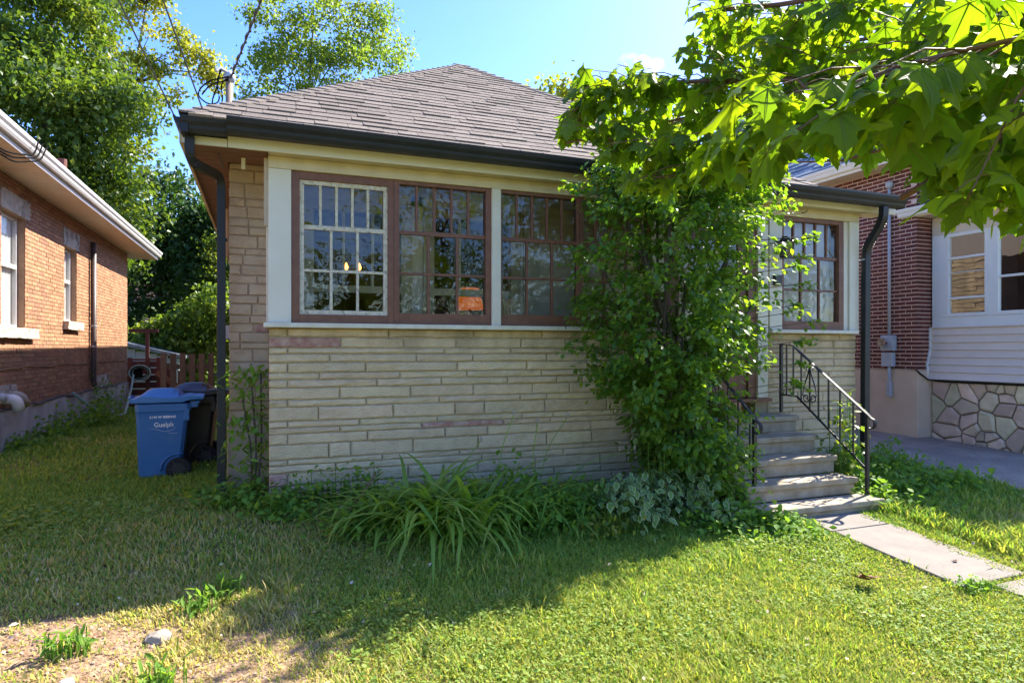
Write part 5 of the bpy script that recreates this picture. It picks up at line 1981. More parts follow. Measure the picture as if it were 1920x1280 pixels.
tree('cedar_tree', 'mid green cedar beside the downspout beyond the gate', (-1.6, 27, -1.7), [(-1.6, 27, 0), (-1.6, 27, 2), (-1.6, 27, 3.8)],
     [(-1.6, 27, 2.2, .95, .7, 1.3), (-1.6, 27, 3.6, .6, .5, .8), (-1.1, 27, 1.4, .9, .7, 1.2)],
     130, 12000, .32, .11, tree1_m, 26, 8, .1)
tree('yard_shrub', 'bright yellow green shrub beyond the picket gate', (-2.2, 25, -1.7), [(-2.2, 25, -.6), (-2.1, 25, .5), (-2.0, 25, 1.6)],
     [(-1.9, 25, 1.0, .95, 1, 1.1), (-1.6, 24.9, -.7, 1.1, 1, 1.2), (-2.9, 25, .2, .75, .7, .6), (-1.2, 24.9, .7, .7, .8, 1.0), (-3.5, 25.1, .75, .45, .4, .28)],
     150, 9500, .42, .17, tree5_m, 27, 30, .06, 'shrub')
tree('ash_tree', 'distant yellow green treetop showing over the right roof hip', (11.4, 24, -1.6), [(11.4, 24, 2), (11.4, 24, 6), (11.4, 24, 9.5)],
     [(11.2, 24, 9.6, 1.3, 1.2, 1.0), (13, 24, 8.6, 1.8, 1.5, 1.6), (15.5, 24, 9, 2, 1.5, 1.6), (10.4, 24, 8.6, .8, .8, .7)],
     90, 6500, .7, .22, tree2_m, 28, 20, .16)
# a belt of bushes closing the back yards
g = np.random.default_rng(40)
bl = [(-16 + i * 1.9 + g.random(), 33 + 2 * g.random(), -.2 + .8 * g.random(), 1.4, 1.2, 1.5 + .5 * g.random()) for i in range(24)]
pos, C, ct = crown_points(bl, 260, 9000, .9, 41)
rm = rotmats(g.random(len(pos)) * 6.283, g.normal(size=len(pos)) * .8, g.normal(size=len(pos)) * .7)
o = scatter('hedge_foliage', CARD_T, CARD_F, pos, rm, .3 * (.6 + .8 * g.random(len(pos))), tree4_m, None, np.clip(ct * .7 + .25 * g.random(len(pos)), 0, .99), 'stuff')

# trees across the street, behind the viewer (mirrored in the panes)
bl = [(-24 + i * 4.5 + 2 * g.random(), -19 - 3 * g.random(), 1.2 + 2.2 * g.random(), 2.6, 2.0, 2.6 + g.random()) for i in range(13)]
pos, C, ct = crown_points(bl, 200, 7000, 1.3, 43)
rm = rotmats(g.random(len(pos)) * 6.283, g.normal(size=len(pos)) * .8, g.normal(size=len(pos)) * .7)
scatter('street_tree_foliage', CARD_T, CARD_F, pos, rm, .55 * (.6 + .8 * g.random(len(pos))), tree1_m, None, np.clip(ct * .7 + .25 * g.random(len(pos)), 0, .99), 'stuff')

# ------------------------------------------------------------------ front maple: overhanging branches with single leaves
fm = thing('maple_tree', 'young maple whose backlit branches hang into the top right corner', 'tree', (3.5, .15, -2.0))
tkm = MB()
tkm.tube([(3.5, .15, -2.1), (3.45, .2, -1), (3.4, .2, .2), (3.3, .3, 1.2), (3.25, .3, 2.6), (3.2, .3, 4.2)], .13, 12, [1.2, 1, .9, .8, .6, .3])
trk = tkm.build('trunk', bark_m, fm, smooth=True)
BR = [[(3.38, .22, .5), (2.6, .6, .95), (2.15, 1.0, 1.0), (1.97, 1.28, .93), (1.9, 1.58, .94), (1.76, 1.9, .99), (1.64, 2.26, 1.11), (1.44, 2.66, 1.2), (1.37, 2.80, 1.16)],
      [(1.97, 1.28, .93), (1.92, 1.41, .93), (1.82, 1.61, .82), (1.7, 1.92, .8), (1.56, 2.29, .84), (1.41, 2.67, .97), (1.34, 2.8, .98)],
      [(3.38, .22, .3), (2.6, .6, .62), (1.96, .86, .58), (1.73, 1.0, .51), (1.65, 1.14, .47), (1.65, 1.3, .42)],
      [(3.3, .3, 1.0), (2.4, .7, 1.0), (1.84, 1.01, 1.0), (1.75, 1.36, 1.09), (1.74, 1.8, 1.22), (1.66, 2.10, 1.33)],
      [(2.6, .6, .95), (1.9, .62, .75), (1.46, .68, .60), (1.29, .79, .57), (1.2, .93, .57), (1.15, 1.11, .56), (1.18, 1.37, .58)],
      [(1.9, 1.58, .94), (1.81, 1.77, .78), (1.73, 2.01, .71), (1.71, 2.24, .72)],
      [(3.3, .3, 1.2), (3.0, 1.64, 1.4), (2.77, 2.16, 1.46), (2.49, 2.69, 1.55), (2.14, 3.14, 1.42)],
      [(3.38, .22, .5), (2.9, .9, .85), (2.7, 1.32, .82), (2.37, 1.45, .62), (2.33, 1.57, .5)],
      [(1.44, 2.66, 1.2), (1.37, 2.74, 1.06), (1.34, 2.81, .98)],
      [(3.3, .3, 1.1), (3.45, 1.79, 1.27), (2.77, 2.16, 1.12), (2.46, 2.49, .98)],
      [(1.9, .62, .9), (1.6, .84, .8), (1.55, 1.0, .78)],
      [(1.7, 1.92, .8), (1.61, 2.2, .73), (1.52, 2.4, .68)],
      [(2.6, .6, .62), (2.14, 1.1, .6), (2.02, 1.27, .55), (1.98, 1.42, .47)],
      [(2.6, .6, .62), (2.03, 1.04, .45), (1.93, 1.13, .37)],
      [(1.64, 2.26, 1.11), (1.46, 2.55, 1.2), (1.37, 2.74, 1.14), (1.32, 2.81, 1.03)],
      [(1.82, 1.61, .82), (1.89, 1.96, .99), (1.79, 2.31, 1.02), (1.62, 2.59, 1.02)],
      [(2.4, .7, 1.0), (2.19, 1.2, .99), (2.2, 1.52, 1.2), (2.12, 1.97, 1.35), (2.01, 2.34, 1.41)],
      [(1.73, 1.0, .51), (1.69, 1.28, .58), (1.66, 1.51, .58)]]
twigs = MB()
gl = np.random.default_rng(3)
LP, LY, LPI, LRO, LS = [], [], [], [], []
pet = MB()


def pruned(p, m_=.03):
    """the owner keeps the sight line to the porch and the brick house open"""
    d_ = p[0] * math.sin(YAW) + p[1] * math.cos(YAW)
    if d_ < .1:
        return False
    u = (p[0] * math.cos(YAW) - p[1] * math.sin(YAW)) / d_
    if u > .86:
        return False
    v_ = (p[2] - m_) / d_
    lo_ = float(np.interp(u, [.033, .082, .131, .18, .238, .279, .344, .393, .426, .467, .525, .557, .607, .648, .68, .73, .77, .82],
                          [.32, .316, .32, .242, .233, .262, .25, .266, .311, .311, .27, .287, .283, .254, .189, .221, .184, .176]))
    hi_ = float(np.interp(u, [.033, .074, .123, .197, .254, .266, .279], [.332, .393, .434, .434, .43, .488, 1.3]))
    return u < .074 or v_ < lo_ or v_ > hi_


def leaf_at(node, dirv, s_):
    """petiole from the node, blade hanging off its end"""
    d_ = Vector(dirv).normalized()
    e_ = Vector(node) + d_ * (.45 * s_) + Vector((0, 0, -.10 * s_))
    if pruned(e_, .3 * s_):
        return
    pet.tube([node, Vector(node).lerp(e_, .5) + Vector((0, 0, .04 * s_)), e_], .0011, 3)
    LP.append(e_)
    LY.append(math.atan2(-d_.x, d_.y) + gl.normal() * .5)
    LPI.append(-gl.uniform(.35, 1.35))
    LRO.append(gl.normal() * .38)
    LS.append(s_)


for bi, br in enumerate(BR):
    bo = MB().tube(curve(br, 3), .009 if bi in (0, 2, 3, 6) else .005, 7).build('branch', twig_m, trk, smooth=True)
    P_ = [Vector(p) for p in br]
    seg = [(P_[i + 1] - P_[i]).length for i in range(len(P_) - 1)]
    tot = sum(seg)
    start = {0: .42, 2: .45, 3: .36, 4: .35, 6: .30, 7: .35, 9: .35, 10: .25}.get(bi, .05)
    nt_ = int(tot * (1 - start) / .036)
    for k_ in range(nt_ + 1):
        q = (start + (1 - start) * (k_ / max(1, nt_))) * tot
        i = 0
        while i < len(seg) - 1 and q > seg[i]:
            q -= seg[i]
            i += 1
        p = P_[i].lerp(P_[i + 1], min(1, q / seg[i]))
        ax = (P_[i + 1] - P_[i]).normalized()
        side = Vector((gl.normal(), gl.normal(), gl.normal() * .55 - .12))
        side = (side - ax * side.dot(ax)).normalized()
        dr_ = (side * .75 + ax * .65).normalized()
        L_ = gl.uniform(.10, .34)
        e_ = p + dr_ * L_ + Vector((0, 0, -.15 * L_))
        if pruned(e_, .02):
            L_ *= .45
            e_ = p + dr_ * L_
            if pruned(e_, .02):
                continue
        twigs.tube([p, p.lerp(e_, .5) + Vector((0, 0, .02)), e_], .0030, 4, [1, .8, .5])
        big_ = {4: .105, 2: .092, 10: .088}.get(bi, .082)
        nn = 2 + int(L_ / .11)
        for j in range(nn):
            pp = p.lerp(e_, (j + .6) / nn)
            a = gl.uniform(0, 6.283)
            o1 = Vector((math.cos(a), math.sin(a), gl.uniform(-.5, .15)))
            leaf_at(pp, o1, big_ * gl.uniform(.62, 1.15))
            if gl.random() < .62:
                leaf_at(pp, -o1 + Vector((0, 0, -.3)), big_ * gl.uniform(.6, 1.1))
        leaf_at(e_, dr_, big_ * gl.uniform(.8, 1.15))
twigs.build('twigs', twig_m, trk, kind='stuff')
pet.build('petioles', twig_m, trk, kind='stuff')
LP = np.array([tuple(p) for p in LP])
rm = rotmats(np.array(LY), np.array(LPI), np.array(LRO))
LS = np.array(LS)
dist = np.linalg.norm(LP, axis=1)
rt = LP[:, 0] * math.cos(YAW) - LP[:, 1] * math.sin(YAW)
dp = LP[:, 0] * math.sin(YAW) + LP[:, 1] * math.cos(YAW)
key = LS / np.maximum(dp, .3) * ((np.abs(rt / np.maximum(dp, .1)) < .85) & (LP[:, 2] / np.maximum(dp, .1) < .58) & (dp > .4))
# nothing may hang right in front of the lens
ok = dp > 1.08
LP, rm, LS, key = LP[ok], rm[ok], LS[ok], key[ok]
order = np.argsort(-key)
one, many_ = order[:290], order[290:]
for k_ in range(3):
    a, b_ = one[k_::3], many_[k_::3]
    place_leaves('leaf', MPV[k_][0], MPV[k_][1], LP[a], rm[a], LS[a], [maple_m, vein_m], fm, MPV[k_][2])
    scatter('foliage', MPV[k_][0], MPV[k_][1], LP[b_], rm[b_], LS[b_], [maple_m, vein_m], fm, None, 'stuff', MPV[k_][2], True)
# upper crown, above the frame
pos, C, ct = crown_points([(3.4, .2, 3.2, 1.6, 1.5, 1.2), (3.3, -.2, 4.3, 1.2, 1.2, 1.0)], 60, 1500, .4, 50)
n = len(pos)
rm = rotmats(gl.random(n) * 6.283, -.8 + gl.normal(size=n) * .4, gl.normal(size=n) * .4)
scatter('crown', MP_T, MP_F, pos, rm, .11 * (.7 + .5 * gl.random(n)), [maple_m, vein_m], fm, gl.random(n), None, MP_M)

# ------------------------------------------------------------------ shrub by the steps
bush = thing('flowering_shrub', 'tall dense leafy shrub growing in front of the porch beside the steps', 'shrub', (4.1, 5.75, -1.55))
PROF = np.array([(-1.5, 3.75, 4.5), (-1.1, 3.68, 4.55), (-.8, 3.55, 4.62), (-.25, 3.12, 4.85), (.3, 2.94, 5.05), (.9, 2.90, 5.2), (1.4, 2.92, 5.3), (1.75, 3.15, 5.2), (2.1, 3.3, 5.1), (2.35, 3.6, 5.0)])
gb = np.random.default_rng(77)
stm = MB()
ncl = 520
CZ = gb.uniform(-1.40, 2.3, ncl)
lo_, hi_ = np.interp(CZ, PROF[:, 0], PROF[:, 1]), np.interp(CZ, PROF[:, 0], PROF[:, 2])
ang = gb.uniform(0, 6.283, ncl)
rad = gb.uniform(.12, 1.0, ncl) ** .6
CX = (lo_ + hi_) / 2 + np.cos(ang) * rad * (hi_ - lo_) / 2
CY = 5.72 + np.sin(ang) * rad * np.where(CZ > 1.6, .38, .55)
CY = np.minimum(CY, 6.28)
CC = np.c_[CX, CY, CZ]
# a few long side sprays
spr = np.array([(2.80, 5.75, .02), (2.98, 5.75, .02), (2.92, 5.7, 1.55), (2.85, 5.8, 1.62), (5.75, 5.75, .75), (5.62, 5.7, 1.22), (5.85, 5.75, 1.30), (5.9, 5.75, .32), (5.62, 5.7, .5), (5.45, 5.6, -.35),
                (5.55, 5.62, -.42), (5.7, 5.7, 1.05), (3.0, 5.8, .42), (3.5, 5.8, 2.35), (4.2, 5.8, 2.5), (4.7, 5.7, 2.45), (3.9, 5.2, 2.35), (4.5, 5.15, 2.2), (3.3, 5.2, 2.0), (5.35, 5.6, 1.6), (5.6, 5.6, .1), (5.4, 5.5, .9), (5.5, 5.55, -.15), (5.3, 5.45, .4)])
for k_ in range(16):
    e_ = Vector((gb.uniform(3.2, 5.3), gb.uniform(5.75, 6.25), gb.uniform(.4, 1.8)))
    b_ = Vector((4.1 + gb.uniform(-.25, .3), 5.85 + gb.uniform(-.1, .1), -1.6))
    md_ = b_.lerp(e_, .5) + Vector(((b_.x - e_.x) * .15, 0, .25))
    MB().tube(curve([b_, md_, e_], 6), .016, 6).build('stem', bark_m, bush, smooth=True)
for c in list(spr):
    stm.tube([Vector((4.2 + (c[0] - 4.2) * .5, 5.8, c[2] - .1)), Vector(c)], .004, 4)
stm.build('sprays', bark_m, bush, kind='stuff')
CC = np.r_[CC, spr]
rc = np.r_[gb.uniform(.13, .27, ncl), np.full(len(spr), .10)]
per = 48
pos, yw, pt, rl_, tnt = [], [], [], [], []
tw = MB()
for c, r_ in zip(CC, rc):
    zc = float(np.clip(c[2], -1.3, 2.2))
    ctr = np.array([4.15 + .1 * zc, 5.85, c[2] - .25])
    dv = c - ctr
    L_ = np.linalg.norm(dv) + 1e-6
    dv /= L_
    ln = r_ * 2.3
    p0 = c - dv * ln * .55
    e_ = c + dv * ln * .5 + np.array([0, 0, -.22 * ln])
    md_ = (p0 + e_) / 2 + np.array([0, 0, .16 * ln])
    tw.tube([tuple(p0), tuple(md_), tuple(e_)], .0032, 3, [1, .8, .4])
    az = math.atan2(dv[0], dv[1])
    n_ = per if r_ > .11 else 26
    t = gb.random(n_) ** .8
    pp = (1 - t)[:, None] ** 2 * p0 + (2 * t * (1 - t))[:, None] * (md_ * 2 - (p0 + e_) / 2) + (t ** 2)[:, None] * e_
    pp = pp + gb.normal(size=(n_, 3)) * np.array([.045, .045, .04]) * (r_ / .18)
    pos.append(pp)
    yw.append(-az + gb.normal(size=n_) * 1.0)
    pt.append(-.45 + gb.normal(size=n_) * .45)
    rl_.append(gb.normal(size=n_) * .45)
tw.build('twigs', bark_m, bush, kind='stuff')
pos = np.concatenate(pos)
nl = len(pos)
pos[:, 1] = np.minimum(pos[:, 1], 6.36)
rm = rotmats(np.concatenate(yw), np.concatenate(pt), np.concatenate(rl_))
sz = gb.uniform(.045, .088, nl)
front = np.argsort(pos[:, 1] + gb.random(nl) * .25)[:285]
m_ = np.ones(nl, bool)
m_[front] = False
place_leaves('leaf', OV_T, OV_F, pos[front], rm[front], sz[front], bush_m, bush)
scatter('foliage', OV_T, OV_F, pos[m_], rm[m_], sz[m_], bush_m, bush, None, 'stuff')

# ------------------------------------------------------------------ plants in the bed


def strap_template(bend, n=6, w_=.5):
    T, F = [], []
    for i in range(n + 1):
        t = i / n
        a = bend * t
        y = math.sin(a) / max(bend, .01) if bend > .01 else t
        z = (1 - math.cos(a)) / max(bend, .01)
        ww = w_ * (1 - t ** 2.2) * (.75 + .5 * min(1, t * 3)) + .0005
        T += [(-ww, y, -z), (0, y, -z - ww * .35), (ww, y, -z)]
    for i in range(n):
        a = i * 3
        F += [(a, a + 1, a + 4, a + 3), (a + 1, a + 2, a + 5, a + 4)]
    return np.array(T), np.array(F)


def lily(x, y, n, label, L0=.62, single=70, seed=0, spread=.16):
    t = thing('daylily', label, 'plant', (x, y, G(x, y)), group='daylily clumps in the bed under the porch')
    g = np.random.default_rng(seed)
    parts = [strap_template(b_, 6, .02) for b_ in (1.5, 2.0, 2.5)]
    meshes = []
    for T, F in parts:
        me = bpy.data.meshes.new('blade')
        me.from_pydata([tuple(v) for v in T], [], [tuple(int(i) for i in f) for f in F])
        me.materials.append(lily_m)
        meshes.append(me)
    off = WO[t.name]
    for k_ in range(single):
        i = g.integers(3)
        o = bpy.data.objects.new('blade', meshes[i])
        COL.objects.link(o)
        o.parent = t
        a = g.random() * 6.283
        px_, py_ = x + g.normal() * spread, y + g.normal() * spread * .6
        o.location = Vector((px_, py_, G(px_, py_))) - off
        o.rotation_euler = (g.uniform(.9, 1.45), g.normal() * .12, a)
        s_ = L0 * g.uniform(.7, 1.35)
        o.scale = (s_ * g.uniform(.7, 1.2), s_, s_)
        WO[o.name] = off
    for bi in range(3):
        m = n // 3
        a = g.random(m) * 6.283
        xx, yy = x + g.normal(size=m) * spread, y + g.normal(size=m) * spread * .6
        rm = rotmats(a, g.uniform(.7, 1.45, m), g.normal(size=m) * .15)
        s_ = L0 * g.uniform(.6, 1.25, m)
        scatter('inner_blades', parts[bi][0], parts[bi][1], np.c_[xx, yy, gz(xx, yy)], rm, s_, lily_m, t, None, 'stuff')
    return t


lily(1.05, 5.60, 110, 'daylily clump with long arching blades, left end of the bed', .62, 60, 1, .17)
lily(1.42, 5.42, 150, 'largest daylily clump spilling onto the lawn under the second window', .85, 110, 2, .18)
lily(1.95, 5.75, 120, 'daylily clump close to the wall right of the largest clump', .66, 60, 3, .18)
lily(2.42, 5.50, 110, 'daylily clump mixed with broad weeds, right end of the row', .60, 60, 4, .18)
lily(1.75, 5.30, 60, 'low daylily clump at the lawn edge between two larger clumps', .66, 50, 6, .2)
lily(2.85, 5.55, 50, 'daylily clump half hidden behind the variegated shrub', .55, 40, 7, .16)
lily(1.62, 6.05, 30, 'upright daylily blades standing against the stone wall', .55, 30, 5, .09)


def leafy(name, label, cat, pts, n, spread, size, lm, seed, T=OV_T, F=OV_F, single=0, group=None, stems=True, up=.0, midx=None, flat=.5, zf=.6, sname='foliage'):
    """low plant: leaves in clumps on short stems"""
    base = pts[0]
    t = thing(name, label, cat, (base[0], base[1], G(base[0], base[1])), group=group)
    g = np.random.default_rng(seed)
    pts = np.array(pts, float)
    k_ = g.integers(len(pts), size=n)
    q = g.normal(size=(n, 3)) * spread
    x, y = pts[k_, 0] + q[:, 0], pts[k_, 1] + q[:, 1]
    h_ = np.abs(g.normal(size=n)) * zf * pts[k_, 2] * .6 + pts[k_, 2] * .35 * g.random(n)
    z = gz(x, y) + np.minimum(h_, pts[k_, 2] * 1.15) + .01
    rm = rotmats(g.random(n) * 6.283, up - .25 + g.normal(size=n) * flat, g.normal(size=n) * flat * .8)
    s_ = size * g.uniform(.6, 1.3, n)
    pos = np.c_[x, y, z]
    if stems:
        st_ = MB()
        for p in pos[:: max(1, n // 60)]:
            st_.tube([(p[0] * .7 + base[0] * .3 if False else p[0], p[1], G(p[0], p[1]) - .02), tuple(p)], .0035, 4)
        st_.build('stems', weed_m, t, kind='stuff')
    mk = np.ones(n, bool)
    if single:
        fr_ = np.argsort(y + g.random(n) * .3)[:single]
        mk[fr_] = False
        place_leaves('leaf', T, F, pos[fr_], rm[fr_], s_[fr_], lm, t, midx)
    scatter(sname, T, F, pos[mk], rm[mk], s_[mk], lm, t, None, 'stuff', midx)
    return t


# variegated leaf: green centre, cream margin
VT = np.array([(0, 0, 0), (-.20, .28, .04), (-.22, .55, .03), (0, .92, -.08), (.22, .55, .03), (.20, .28, .04), (0, .5, -.02),
               (-.29, .27, .06), (-.32, .58, .05), (0, 1.06, -.1), (.32, .58, .05), (.29, .27, .06)])
VF3 = np.array([(0, 6, 1), (1, 6, 2), (2, 6, 3), (3, 6, 4), (4, 6, 5), (5, 6, 0), (0, 1, 7), (0, 11, 5)])
VF4 = np.array([(1, 2, 8, 7), (2, 3, 9, 8), (3, 4, 10, 9), (4, 5, 11, 10)])
VM = [0] * 6 + [1] * 2 + [1] * 4
_F = [VF3, VF4]


def variegated():
    pts = [(3.0 + .12 * i + .08 * math.sin(i * 2), 5.35 - .25 * math.sin(i * .9 + .5) * .6, .36 + .1 * math.sin(i * 1.7)) for i in range(10)]
    t = thing('variegated_dogwood', 'low shrub with cream edged leaves at the foot of the tall shrub', 'shrub', (3.5, 5.35, G(3.5, 5.35)))
    g = np.random.default_rng(8)
    n = 950
    pts = np.array(pts)
    k_ = g.integers(len(pts), size=n)
    x = pts[k_, 0] + g.normal(size=n) * .10
    y = pts[k_, 1] + g.normal(size=n) * .16
    z = gz(x, y) + .04 + np.clip(pts[k_, 2] * (1 - ((y - 5.3) / .62) ** 2), .06, 1) * g.random(n) ** .5
    rm = rotmats(math.pi + g.normal(size=n) * 1.1, -.55 + g.normal(size=n) * .4, g.normal(size=n) * .4)
    s_ = g.uniform(.055, .10, n)
    pos = np.c_[x, y, z]
    fr_ = np.argsort(y - z * .5 + g.random(n) * .3)[:240]
    mk = np.ones(n, bool)
    mk[fr_] = False
    place_leaves('leaf', VT, _F, pos[fr_], rm[fr_], s_[fr_], [vargreen_m, varwhite_m], t, VM)
    S_ = s_[mk]
    V = np.einsum('nij,nkj->nki', rm[mk], VT[None] * S_[:, None, None]) + pos[mk][:, None, :]
    nn = mk.sum()
    fl = [(f[None] + (np.arange(nn) * len(VT))[:, None, None]).reshape(-1, f.shape[1]) for f in _F]
    mi = np.r_[np.tile([0] * 6 + [1] * 2, nn), np.tile([1] * 4, nn)]
    o = npmesh('foliage', V.reshape(-1, 3), fl, [vargreen_m, varwhite_m], t, np.repeat(g.random(nn), len(VT)), False, mi)
    o['kind'] = 'stuff'
    st_ = MB()
    for p in pos[::14]:
        st_.tube([(p[0] * .5 + 1.75, p[1] * .5 + 2.75, G(p[0], p[1])), tuple(p)], .004, 4)
    st_.build('stems', bark_m, t, kind='stuff')


variegated()
leafy('weed_clump', 'dark leafy weeds at the left foot of the stone porch wall', 'plant', [(.25, 6.3, .22), (.5, 6.3, .3), (.75, 6.25, .34), (.95, 6.2, .30), (.1, 6.2, .2)], 900, .09, .055, weed_m, 61)
leafy('weed_clump', 'spreading weeds around the corner of the porch in front of the downspout', 'plant', [(-.35, 6.5, .2), (-.15, 6.4, .22), (-.1, 6.7, .25), (-.55, 6.9, .15), (.05, 6.1, .18), (.3, 5.95, .16)], 1100, .12, .065, weed_m, 62)
leafy('weed_clump', 'weeds spilling over the bottom steps on the driveway side', 'plant', [(6.2, 5.1, .22), (6.3, 5.5, .34), (6.45, 5.9, .4), (6.7, 5.3, .3), (6.9, 5.9, .36), (7.2, 5.4, .3), (7.5, 6.0, .4), (7.6, 5.2, .25), (6.5, 4.8, .16), (7.0, 6.4, .35)], 2600, .16, .07, weed_m, 63)
leafy('weed_clump', 'low weeds between the variegated shrub and the lowest step', 'plant', [(4.3, 5.0, .25), (4.5, 4.85, .2), (4.1, 5.2, .34), (4.35, 5.35, .45), (4.0, 4.85, .18), (4.65, 4.75, .12), (3.8, 5.0, .2)], 1500, .13, .065, weed_m, 64)
leafy('weed_clump', 'broad leaved weeds among the daylilies', 'plant', [(2.0, 5.3, .35), (2.3, 5.25, .38), (2.6, 5.3, .35), (2.8, 5.45, .4), (2.2, 5.8, .5), (.7, 5.5, .2)], 1500, .13, .065, weed_m, 65)
leafy('weed_clump', 'weeds along the grey foundation of the orange brick house', 'plant', [(-3.2, 11.2, .25), (-3.15, 12.2, .35), (-3.2, 13.2, .5), (-3.1, 14.2, .45), (-3.2, 15.6, .9), (-3.2, 16.3, .8), (-3.0, 15.0, .4)], 1600, .18, .09, weed_m, 66)
leafy('yellow_weed', 'pale yellowing weed in the bed before the variegated shrub', 'plant', [(2.75, 5.0, .2), (2.9, 5.05, .24)], 260, .09, .05, tree2_m, 67, single=40)
leafy('goldenrod', 'slender yellow green flower stalk rising from the variegated shrub', 'plant', [(3.55, 5.45, .62), (3.6, 5.42, .66), (3.95, 5.3, .5)], 240, .05, .035, tree2_m, 68)
leafy('ground_weed', 'small weeds pushing up between the paving slabs', 'plant', [(5.0, 3.38, .1), (5.1, 3.4, .08), (5.2, 3.36, .06)], 200, .05, .035, weed_m, 69)
leafy('climbing_weed', 'tall weed climbing through the iron railing', 'plant', [(6.12, 5.45, .9), (6.2, 5.6, 1.0), (6.15, 5.75, .7)], 260, .07, .075, tree5_m, 70, zf=1.0)


def sapling(x, y, h_, label, seed):
    t = thing('sapling', label, 'plant', (x, y, G(x, y)))
    g = np.random.default_rng(seed)
    zb_ = G(x, y)
    for s_ in range(3):
        dx_ = (s_ - 1) * .05
        pth = [(x + dx_ * .3, y, zb_ - .02), (x + dx_ + .01, y + .01, zb_ + h_ * .4), (x + dx_ * 1.6 - .03, y, zb_ + h_ * (.75 + .1 * s_))]
        MB().tube(curve(pth, 4), .009, 6).build('stem', bark_m, t)
    n = 260
    z = zb_ + h_ * (.22 + .80 * g.random(n))
    sp_ = .16 * (1 - .35 * (z - zb_) / h_)
    pos = np.c_[x + g.normal(size=n) * sp_ - .03, y + g.normal(size=n) * .09, z]
    rm = rotmats(g.random(n) * 6.283, -.5 + g.normal(size=n) * .4, g.normal(size=n) * .4)
    T = OV_T * np.array([.62, 1, 1])
    place_leaves('leaf', T, OV_F, pos, rm, g.uniform(.075, .13, n), weed_m, t)


sapling(-.08, 6.72, 1.25, 'thin sapling with drooping leaves at the brown brick corner', 5)
# flower stalks over the bed
stk = thing('dry_flower_stalk', 'thin leaning stalks with dry tips above the daylilies', 'plant', (2.6, 5.8, G(2.6, 5.8)))
for (a, b_) in (((2.1, 5.9), (2.25, 5.85, -.62)), ((2.5, 5.9), (2.8, 5.8, -.66)), ((2.45, 5.8), (2.48, 5.8, -.70)), ((2.6, 5.9), (3.5, 5.7, -1.0)), ((1.7, 5.9), (1.9, 5.8, -.85))):
    MB().tube(curve([(a[0], a[1], G(*a)), ((a[0] + b_[0]) / 2 - .04, a[1], (G(*a) + b_[2]) / 2 + .1), b_], 5), .004, 5).build('stalk', lily_m, stk)
    MB().lathe(b_, [(.001, -.02), (.012, 0), (.014, .02), (.002, .045)], 6).build('seed_pod', rock_m, stk)
cane = thing('bare_cane', 'reddish bare cane leaning out over the lawn left of the daylilies', 'branch', (.6, 5.6, G(.6, 5.6)))
MB().tube(curve([(.42, 5.35, G(.42, 5.35) + .01), (.75, 5.7, -1.30), (.95, 5.95, -1.12)], 5), .008, 5).build('cane', twig_m, cane)

# ------------------------------------------------------------------ lawn


def in_view(x, y):
    d_ = x * math.sin(YAW) + y * math.cos(YAW)
    l_ = x * math.cos(YAW) - y * math.sin(YAW)
    u = l_ / np.maximum(d_, .1)
    return (d_ > 2.3) & (u > -1.15) & (u < 1.25)


def free(x, y):
    house_ = (x > -.02) & (x < 7.42) & (y > 6.48) | (x > -.36) & (x < 7.2) & (y > 6.98)
    step_ = (x > 4.5) & (x < 6.0) & (y > 4.97)
    fr_ = .09 * fbm(x, y, 6, 31)
    wk = (x > 5.07 + fr_) & (x < 5.64 + fr_) & (y > 3.48 + fr_) & (y < 4.98) | (x > 5.34 + fr_) & (x < 5.92 + fr_) & (y > 1) & (y < 3.30 + fr_)
    dv = (x > 8.03 + fr_) & (x < 10.4)
    lh_ = (x < -3.42) & (y > 4.9) & (y < 19.6)
    return ~(house_ | step_ | wk | dv | lh_)


